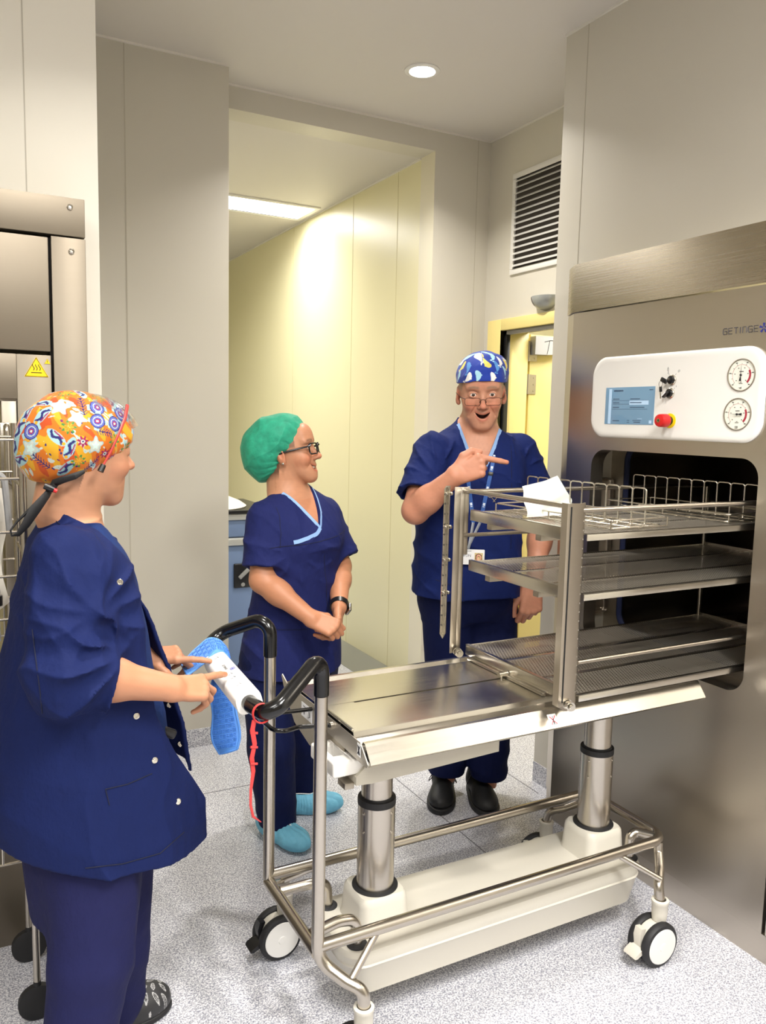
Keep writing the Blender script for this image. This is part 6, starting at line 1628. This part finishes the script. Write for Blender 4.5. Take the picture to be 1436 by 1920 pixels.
# ------------------------------------------------------------------ THE WOMAN AT THE TROLLEY HANDLE
def woman_left():
    az=4; f=fdir(az); s=A3((-f[1],f[0],0)); up=A3((0,0,1)); skin=A3(srgb(182,132,102)[:3])
    root=thing('person','woman in long navy jacket and orange floral cap, pointing at the trolley handset','person',(.20,1.80,0))
    H=dict(nape=.7,c=(0.247,1.800,1.415),R=Rot(16,-3,0),s=.97,wide=.97,mouth=dict(w=.025,curve=.012,open=.002),jaw=-.002,ears=0,nose=.95,fold=.0006,smile=1,eye=.004,hair=srgb(40,30,26)[:3],brow=.6)
    hf=head_fn(H); hc=A3(H['c']); nk=A3((0.225,1.800,1.274))
    tc=A3((0.233,1.800,1.129)); tw=A3((0.241,1.800,0.708))
    # jacket: flared, open at the front
    J=[((0.238,1.800,0.497),.215,.270,.175),((0.235,1.800,0.648),.205,.262,.200),((0.226,1.800,0.797),.195,.245,.190),((0.229,1.800,0.953),.190,.205,.165),((0.230,1.800,1.071),.190,.158,.138),((0.229,1.800,1.153),.188,.116,.115),((0.227,1.800,1.210),.168,.096,.100),((0.223,1.800,1.245),.130,.078,.085),((0.221,1.800,1.274),.086,.064,.072),((0.218,1.800,1.302),.072,.058,.062),((0.216,1.800,1.336),.066,.054,.058)]
    jl=spl([(p[2],p[0],p[1],w,df,db) for p,w,df,db in J],6)
    bl_=spl([(p[2],p[0],p[1],w,df,db) for p,w,df,db in (((0.238,1.800,0.497),.150,.10,.10),((0.236,1.800,0.710),.160,.115,.115),((0.229,1.800,0.917),.145,.105,.10),((0.230,1.800,1.071),.160,.112,.100),((0.229,1.800,1.153),.168,.105,.095),((0.226,1.800,1.216),.145,.080,.082),((0.223,1.800,1.245),.110,.062,.068),((0.221,1.800,1.274),.070,.048,.055))],6)
    shR=A3((0.184,1.660,1.219)); elR=A3((0.183,1.600,1.004)); wrR=A3((0.379,1.600,0.946)); shL=A3((0.279,1.960,1.177)); elL=A3((0.333,1.980,0.954)); wrL=A3((.388,1.893,.935))
    cuR=elR+(wrR-elR)*.40; cuL=elL+(wrL-elL)*.45
    crook=A3((0.284,1.560,1.031)); crookL=crook+A3((.02,.36,.03))
    def outer(P):
        z=P[:,2]; d=loft(P,jl,f,e=2.15)
        a=smin(cone(P,shR,elR,.068,.082),cone(P,elR,cuR,.084,.058),.03); b_=smin(cone(P,shL,elL,.066,.072),cone(P,elL,cuL,.074,.056),.03)
        ff=.012*(folds(P,(.7,.2,.7),70,101,1.4)-.3)+.007*(folds(P,(1,.1,-.2),120,103,1.1)-.3)+.028*rfolds(P,crook,(1,0,0),(0,0,1),10,.17,171)+.020*rfolds(P,crookL,(1,0,0),(0,0,1),9,.14,173)+.014*rfolds(P,shR+A3((.05,0,-.10)),(1,0,0),(0,0,1),9,.16,175)
        ar=np.minimum(a,b_)-ff*1.15
        d=d-.022*(folds(P,(1,.3,.06),44,105,.9)-.35)*np.clip((1.25-z)/.45,.10,1)-.012*rfolds(P,shR+A3((.05,0,-.10)),(1,0,0),(0,0,1),11,.20,177)-.008*wob(P,107,(6,6,3))-.004*(folds(P,(.3,.1,1),60,109,1.2)-.3)
        return d,ar
    def arm_open(P,e,c):
        ax=nrm(c-e); L=np.linalg.norm(c-e); q=(P-e)@ax; rad=np.linalg.norm((P-e)-np.outer(q,ax),axis=1); return q-L, np.maximum(rad-.047,(L-.05)-q)
    def jacket(P):
        d,ar=outer(P); z=P[:,2]
        for e,c in ((elR,cuR),(elL,cuL)):
            cut,hol=arm_open(P,e,c); near=np.linalg.norm(P-c,axis=1)<.17; ar=np.where(near,np.maximum(np.maximum(ar,cut),-hol),ar)
        inner=d+.009
        Q=P-np.r_[0,0,0]; cx=np.interp(z,jl[:,0],jl[:,1]); cy=np.interp(z,jl[:,0],jl[:,2]); dx=P[:,0]-cx; dy=P[:,1]-cy; u=dx*s[0]+dy*s[1]; v=dx*f[0]+dy*f[1]
        zt=nk[2]; t=np.clip((zt-z)/.60,0,1.2)
        ve=np.interp(t,[0,.15,.45,.55,.66,.82,.96,1.09],[.02,.095,.100,.105,.120,.165,.21,.25])
        uf=.030; gap=np.maximum(u-uf,ve-v)
        outU=smin(d,ar,.05); shell=np.maximum(outU,-inner); shell=np.maximum(shell,-np.maximum(gap,.012-ar))
        # hem: rises at the back, dips at the near front corner
        hem=.570+.06*np.clip(-v/.18,0,1)+.012*np.sin(u*14)-.02*np.clip(v/.2,0,1)+.12*np.clip((u-.0)/.04,0,1)*np.clip(v/.1,0,1)
        shell=np.maximum(shell,hem-z)
        neckhole=(np.sqrt((u/.060)**2+((v)/.052)**2)-1)*.05; shell=np.maximum(shell,-np.maximum(neckhole,nk[2]-.03-z)); shell=np.maximum(shell,(z-nk[2]-.006+.60*np.clip(v,-.06,.3))*.8)
        return np.maximum(shell,z-(nk[2]+.030))
    # scrub top under the jacket
    sl=bl_.copy(); sl[:,3:]+=.010; sl[:,4]+=.060*np.clip((1.10-sl[:,0])/.25,0,1)
    def top(P):
        d=loft(P,sl,f,e=2.15); z=P[:,2]; d=d-.006*(folds(P,s+up*.08,70,111,.5)-.3)-.004*wob(P,113,(9,9,4))
        Q=P-nk; u=Q@s; v=Q@f; zb=nk[2]-.13; hw=np.clip((z-zb)/.17,0,1)*.07; d=np.maximum(d,-np.maximum(np.abs(u)-hw,-v)); 
        return np.maximum(d,.66-z)
    R0=H['R'][:,0]
    neck=lambda P: smin(hf(P),smin(cone(P,nk-up*.05-f*.005,hc-up*.045-R0*.026,.055,.052),loft(P,bl_,f,e=2.15),.03),.02)
    def arm(P,a,b,c): return smin(smin(cone(P,a,b,.044,.042),cone(P,b,b+(c-b)*.4,.042,.042),.02),cone(P,b+(c-b)*.35,c,.041,.0265),.02)
    tR=A3((.528,1.618,.926)); tL=A3((.538,1.830,.928))
    kR=wrR+nrm(A3((0.453,1.610,0.931))-wrR)*.082
    hR=dict(W=wrR,f=nrm(A3((0.459,1.620,0.929))-wrR),n=nrm(A3((-.10,-.62,.76))),k=.88,spread=(16,2,-4,-8),curl=[(4,8,6),(34,46,18),(44,50,20),(52,52,22)],thumb=[(.012,.018,-.006),(.036,.032,-.024),(.058,.036,-.040),(.076,.034,-.052)])
    if np.cross(hR['f'],hR['n'])@A3((0,1,0))<0: hR['side']=-1
    hL=dict(W=wrL,f=nrm(A3((.530,1.838,.934))-wrL),n=nrm(A3((0,-.30,.95))),k=.86,spread=(1,-3,-6,-10),curl=[(-2,6,6),(48,50,26),(54,54,28),(60,56,30)],thumb=[(.012,.020,-.006),(.038,.036,-.014),(.060,.046,-.028),(.078,.050,-.042)])
    if np.cross(hL['f'],hL['n'])@A3((0,-1,0))<0: hL['side']=-1
    hRf,hRp,nR,_=hand(hR); hLf,hLp,nL,_=hand(hL)
    parts=[]
    def box(pts,m): p=np.array(pts); return p.min(0)-m,p.max(0)+m
    v,q=mesh_sdf(lambda P: np.maximum(neck(P),nk[2]-.18-P[:,2]),hc-A3((.17,.17,.32)),hc+A3((.17,.17,.16)),.0020); parts.append((smooth(v,q,1,.3),q))
    for hfn,a,b,c,pt in ((hRf,shR,elR,wrR,hRp),(hLf,shL,elL,wrL,hLp)):
        lo,hi=box(np.vstack([pt,[a,b]]),.06); v,q=mesh_sdf(lambda P: smin(arm(P,a,b,c),hfn(P),.012),lo,hi,.0021); parts.append((smooth(v,q,1,.3),q))
    legs=[(A3((0.239,1.700,0.573)),A3((0.221,1.680,0.348)),A3((.185,1.67,.09))),(A3((0.307,1.880,0.464)),A3((0.301,1.880,0.222)),A3((.300,1.89,.09)))]
    def lowb(P):
        d=loft(P,bl_,f,e=2.15)
        for a,b_,c in legs: d=smin(d,smin(cone(P,a,b_,.060,.05),cone(P,b_,c,.05,.034),.03),.05)
        return np.maximum(d,P[:,2]-(nk[2]-.15))
    v,q=mesh_sdf(lowb,(-.2,1.45,.04),(.6,2.2,1.3),.010); parts.append((v,q))
    hcol=head_color(H,skin); scol=skin_color(skin*A3((.98,.92,.88)),nR+nL)
    def col(P):
        S=scol(P); mole=(wob(P,131,(330,330,330))>1.28)[:,None]; S=np.where(mole,S*A3((.72,.62,.55)),S)
        return np.where((np.linalg.norm(P-hc,axis=1)>.17)[:,None],S,hcol(P))
    mk('body',parts,skinm,root,col); eyes(H,root,(1,.2,-.05))
    jo=sdf_obj('jacket',jacket,(-.22,1.42,.50),(.62,2.20,1.36),.0040,navyj,root,lip=1.8)
    sdf_obj('scrub_top',top,(-.1,1.5,.62),(.5,2.1,1.32),.005,navyu,root,lip=1.3)
    # stand collar band, snaps, pocket edge, pager
    pj=lambda p,d: project(jacket,p,d,.7,-.001)
    seams=MB()
    def side(x,z,y=1.30): return V((x,y,z))
    cam0=A3((0,0,1.5))
    def onj(p,fn=jacket,ins=-.0008): p=A3(p); return project(fn,cam0+(p-cam0)*.72,p-cam0,.8,-ins)
    for pts in ([(0.121,1.600,1.096),(0.132,1.600,0.971),(0.142,1.600,0.811),(0.157,1.600,0.633)],[(0.247,1.600,0.757),(0.290,1.600,0.759),(0.338,1.600,0.772)],[(0.247,1.600,0.757),(0.254,1.600,0.722)],[(0.167,1.720,1.296),(0.187,1.700,1.276),(0.212,1.700,1.259),(0.252,1.700,1.213),(0.302,1.700,1.166)],[(0.206,1.600,0.601),(0.278,1.600,0.592),(0.353,1.600,0.596),(0.403,1.600,0.631)]):
        Q=[]
        for i in range(len(pts)-1):
            for k in range(9): t=k/8; Q.append(onj(A3(pts[i])*(1-t)+A3(pts[i+1])*t))
        for q_ in runs(Q): 
            q2=[q_[0]]
            for p in q_[1:]:
                if (p-q2[-1]).length>.06: break
                if (p-q2[-1]).length>1e-4: q2.append(p)
            if len(q2)>1: seams.tube(q2,.0011,5)
    if seams.v: split_build(seams,'seam',MATS['navy_seam'],jo)
    for p in ((0.320,1.660,0.876),(0.352,1.640,0.782),(0.395,1.620,0.691),(0.294,1.680,1.157),(0.444,1.900,0.801),(0.470,1.900,0.698)):
        q=onj(p)
        if q is not None and abs(q.y-p[1])<.16: MB().lathe(q,tuple(cam0-A3(q)),[(.0035,0),(.0062,.0002),(.0068,.001),(.0055,.0022),(.0035,.0022),(.003,.001),(0,.001)],16).build('snap',chrome,jo)
    # pager clipped in the scrub pocket
    q=onj((0.402,1.750,0.795),top,.004)
    if q is None: q=V((0.395,1.780,0.785))
    b=MB(); Rb=Matrix.Rotation(math.radians(28),3,'Y'); b.obox(q,Rb,(.046,.016,.022),.006,3); po=b.build('pager',blackp,root)
    # trousers
    def trous(P):
        c0=(0.233,1.800,0.574); d=loft(P,spl([(.40,c0[0],c0[1],.150,.11,.12),(.55,c0[0],c0[1],.165,.125,.135),(.75,c0[0],c0[1],.160,.125,.13)],4),f)
        for a,b_,c in legs: d=smin(d,cone(P,a,b_,.090,.082),.03); d=smin(d,cone(P,b_,c,.082,.076),.02)
        z=P[:,2]; d=d-.009*(folds(P,(.3,.2,1),70,121,1.3)-.3)*np.clip((.30-z)/.22,.1,1)-.007*wob(P,122,(7,7,3))-.010*(folds(P,(1,.4,.08),34,123,.6)-.3)
        return np.maximum(np.maximum(d,z-.75),.035-z)
    sdf_obj('scrub_trousers',trous,(-.15,1.45,.01),(.58,2.2,.78),.0052,navyt,root,lip=1.6)
    # clogs with white leaf print
    for k,(toe,a_) in enumerate(((A3((.445,1.925,0)),4),(A3((.315,1.67,0)),2))):
        d_=fdir(a_); sd=A3((-d_[1],d_[0],0)); R=np.stack([d_,sd,up],1); c=toe-d_*.13
        def clog(P,c=c,R=R):
            Q=(P-c)@R; d=ell(Q,(.045,0,.030),(.088,.054,.050)); d=smin(d,ell(Q,(-.06,0,.035),(.085,.046,.040)),.04); d=smax(d,-ell(Q,(-.07,0,.09),(.075,.036,.055)),.006); return np.maximum(d,.001-Q[:,2])
        def ccol(P,c=c,R=R):
            Q=(P-c)@R; C=np.tile(A3(srgb(46,46,48)[:3]),(len(P),1)); g=.024; cell=np.floor(Q[:,:2]/g); h=np.sin(cell[:,0]*12.9+cell[:,1]*78.2)*43758; ang=(h-np.floor(h))*6.28
            ctr=(cell+.5)*g; dx=Q[:,0]-ctr[:,0]; dy=Q[:,1]-ctr[:,1]; x=dx*np.cos(ang)+dy*np.sin(ang); y=-dx*np.sin(ang)+dy*np.cos(ang)
            w=.0042*(1-(x/.011)**2); on=(np.abs(np.abs(y)-w)<.0009)&(np.abs(x)<.011)|((np.abs(y)<.0005)&(np.abs(x)<.010)); C[on&(Q[:,2]>.02)]=A3(srgb(190,190,190)[:3]); return C
        co=sdf_obj('clog',clog,c-.2,c+.2,.0017,mat('printed_clog',(1,1,1),.5,0,attr='tint'),root,ccol)
        def sole(P,c=c,R=R):
            Q=(P-c)@R*A3((1,1,0)); d=smin(ell(Q,(.045,0,0),(.090,.055,1)),ell(Q,(-.06,0,0),(.087,.046,1)),.04); return np.maximum(np.maximum(d,-P[:,2]+.0005),P[:,2]-.016)
        sdf_obj('sole',sole,c-.2,c+.2,.004,rubber,co)
    # cap
    Rh=H['R']; sc=H['s']
    def cap(P):
        Q=(P-hc)@Rh/sc
        d=ell(Q,(-.015,0,.045),(.112,.096,.092)); d=smin(d,ell(Q,(-.062,0,.008),(.080,.090,.088)),.05); d=smin(d,ell(Q,(.045,0,.035),(.060,.074,.060)),.02)
        x,y,z=Q.T
        # lower edge: from the brow, over the ear, to the nape
        e=np.where(x>-.02,.020-(x+.02)*-.05-.36*np.clip(.06-x,0,.08),.020-.36*.08)-.055*np.clip(-x/.1-.15,0,1)-z
        edge=.024-.86*np.clip(.085-x,0,.095)-.03*np.clip((-.03-x)/.1,0,1)-z
        t=np.clip(1-np.abs(edge)/.05,0,1)
        d=d+.010*np.clip(1+edge/.03,0,1)**1.5
        d=d-.005*(np.abs(np.sin(x*90+wob(Q,141,(14,14,14))*2))-.5)*t-.0065*(folds(Q,(.8,.2,.35),75,143,1.3)-.3)-.0045*wob(Q,142,(24,24,24))-.007*(folds(Q,(.2,1,.4),60,144,1.5)-.3)
        inn=ell(Q,(-.012,0,.040),(.098,.076,.086)); d=np.maximum(d,-np.maximum(inn,z-.09))
        return np.maximum(d,edge)*sc*.85
    Cc=lambda r,g,b_: A3(srgb(r,g,b_)[:3])
    dk=lambda c:c*.72
    orange,deep,yel,wh,pb,nav,mag,grn,lil=map(dk,(Cc(226,124,34),Cc(205,84,34),Cc(232,172,40),Cc(212,220,208),Cc(168,208,212),Cc(44,44,112),Cc(160,34,96),Cc(74,140,70),Cc(96,110,190)))
    rg=np.random.default_rng(11); mots=[]
    cand=[]
    for i in range(900):
        a=rg.normal(size=3); a/=np.linalg.norm(a)
        if a[2]<-.6: continue
        cand.append(a)
    dirs=[]
    for a in cand:
        if all(np.arccos(np.clip(a@b_,-1,1))>.27 for b_ in dirs): dirs.append(a)
    kinds=[1,2,3,5,4,1,0,3,2,5,4,3,1,2]
    ms=[]
    for i,a in enumerate(dirs):
        q=rg.normal(size=3); u=nrm(q-a*(q@a)); ms.append((a,u,np.cross(a,u),kinds[i%len(kinds)]))
    def capcol(P):
        Q=(P-hc)@Rh/sc-A3((-.03,0,.03)); D=Q/np.linalg.norm(Q,axis=1,keepdims=True); r=.105
        n1=wob(Q,151,(60,60,60)); n2=wob(Q,152,(110,110,110)); n3=wob(Q,153,(190,190,190)); n4=wob(Q,154,(260,260,260))
        C=np.tile(orange,(len(P),1)); C[n1>.25]=yel; C[n1<-.35]=deep
        C[(n2>.55)]=pb; C[(np.abs(n2-.55)<.08)]=wh; C[(n3>.80)]=mag; C[(np.abs(n3-.80)<.05)]=nav; C[(n3<-.75)]=nav; C[(n3<-.95)]=lil; C[(n4>.85)]=wh; C[(n4<-.88)]=grn
        for a,u,w,k in ms:
            cs=D@a; near=cs>.95
            if not near.any(): continue
            x=(D@u)[near]*r; y=(D@w)[near]*r; c=C[near]; rr=np.hypot(x,y); th=np.arctan2(y,x)
            if k==0:      # starfish
                R_=.0105+.0070*np.abs(np.cos(2.5*th))**3; c[rr<R_*1.22]=pb; c[rr<R_]=wh; c[(rr<R_*.55)]=Cc(190,214,206)
            elif k==1:    # turtle-like roundel with rings and fins
                c[(np.abs(x)<.022)&(np.abs(y)<.006)|(np.abs(y)<.021)&(np.abs(x)<.005)]=pb; c[rr<.0165]=nav; c[rr<.0145]=lil; c[(rr<.011)&(np.sin(th*6)>0)]=Cc(60,70,150); c[(np.abs(rr-.0095)<.0009)]=wh; c[rr<.0055]=mag; c[rr<.0028]=wh
            elif k==2:    # coral branch
                on=((np.abs(y)<.0012)|(np.abs(np.abs(y)-np.mod(x+.5,.006)*1.3)<.0014))&(np.abs(x)<.020)&(np.abs(y)<.009); c[on]=nav
            elif k==3:    # swimmer-like long blob with halo
                el=(x/.024)**2+(y/.010)**2; c[el<1]=pb; c[(np.abs(y-.003*np.sin(x*260))<.0032)&(np.abs(x)<.018)]=nav; c[(np.abs(y-.0065)<.0014)&(np.abs(x)<.012)]=mag; c[((x-.019)**2+y**2)<.0034**2]=yel
            elif k==4:    # leaves
                c[(np.abs(np.sin(th*3.5))*.016>rr)&(rr<.016)]=grn; c[(np.abs(np.sin(th*3.5))*.010>rr)]=yel
            else:         # flower
                R_=.009+.003*np.cos(7*th); c[rr<R_*1.15]=deep; c[rr<R_]=mag; c[rr<.0045]=wh; c[rr<.002]=nav
            C[near]=c
        return C
    co=sdf_obj('bouffant_cap',cap,hc-A3((.20,.17,.14)),hc+A3((.17,.17,.17)),.0013,capm_,root,capcol,lip=1.4)
    # hair at the nape, cap ties with toggle
    hairm=MATS['brown_hair']
    sdf_obj('hair',lambda P: np.maximum(ell((P-hc)@Rh/sc,(-.045,0,-.030),(.050,.060,.040)),((P-hc)@Rh/sc)[:,0]-.002)*.8,hc-.13,hc+.1,.003,mat('dark_hair',srgb(52,40,34),.55,0,noise=((300,300,40),.4,.001,.2,0)),root)
    tie=MB(); n0=(0.202,1.700,1.371); 
    tie.tube([(0.232,1.700,1.383),(0.213,1.690,1.375),(0.192,1.700,1.367),(0.180,1.720,1.360),(0.174,1.720,1.349)],[.004,.007,.007,.008,.007],10,flat=.7)
    tie.tube([(0.174,1.720,1.353),(0.163,1.710,1.337),(0.140,1.700,1.310),(0.122,1.700,1.280),(0.108,1.700,1.262),(0.097,1.700,1.260),(0.095,1.700,1.270),(0.108,1.710,1.286),(0.131,1.710,1.309),(0.160,1.720,1.336),(0.174,1.720,1.353)],[.006,.009,.013,.010,.006,.004,.004,.005,.007,.007,.006],10,flat=.45)
    to=tie.build('cap_tie',mat('black_ribbon',srgb(20,20,22),.7),co)
    tg=MB(); tg.mat(blackp); p=(0.168,1.705,1.351); tg.lathe(p,(.8,-.1,-.35),[(0,-.012),(.006,-.011),(.007,0),(.006,.009),(0,.010)],12); tg.mat(redp).lathe((0.175,1.700,1.347),(.8,-.1,-.35),[(0,-.001),(.0045,0),(.0045,.006),(0,.007)],12); tg.build('toggle',None,to)
    # safety glasses pushed up on the cap
    o=H; red=mat('red_temple',srgb(192,70,66),.25,0)
    hook=L2W(o,(-.003,-.104,-.020)); frt=L2W(o,(.055,-.082,.104))
    g=[]
    for sg in (1,-1):
        m_=MB(); m_.tube([L2W(o,(.057,sg*.080,.108)),L2W(o,(.046,sg*.094,.080)),L2W(o,(.028,sg*.104,.045)),L2W(o,(.012,sg*.106,.010)),L2W(o,(-.003,sg*.104,-.020))],[.0058,.0052,.0040,.0034,.0030],10,flat=.6); g.append(m_)
    gr=[]
    for i in range(21):
        t=-1+2*i/20; row=[]
        for j in range(9):
            a=math.radians(100-66*j/8); rr_=.128-.022*t*t; row.append(L2W(o,(.002+rr_*math.cos(a)*(1-.25*t*t),.084*math.sin(t*1.3)/math.sin(1.3),rr_*math.sin(a)*(1-.05*t*t)+.002)))
        gr.append(row)
    go=MB().sheet(gr,.0018).build('safety_glasses',mat('clear_visor',(1,1,1),.03,0,trans=1.0,ior=1.45,alpha=.5),root)
    for m_ in g: m_.build('temple_arm',red,go)
    MB().tube([hook,L2W(o,(-.010,-.105,-.034))],[.0055,.0065],10).build('temple_tip',blackp,go)
capm_=MATS['printed_cap_cloth']
woman_left()
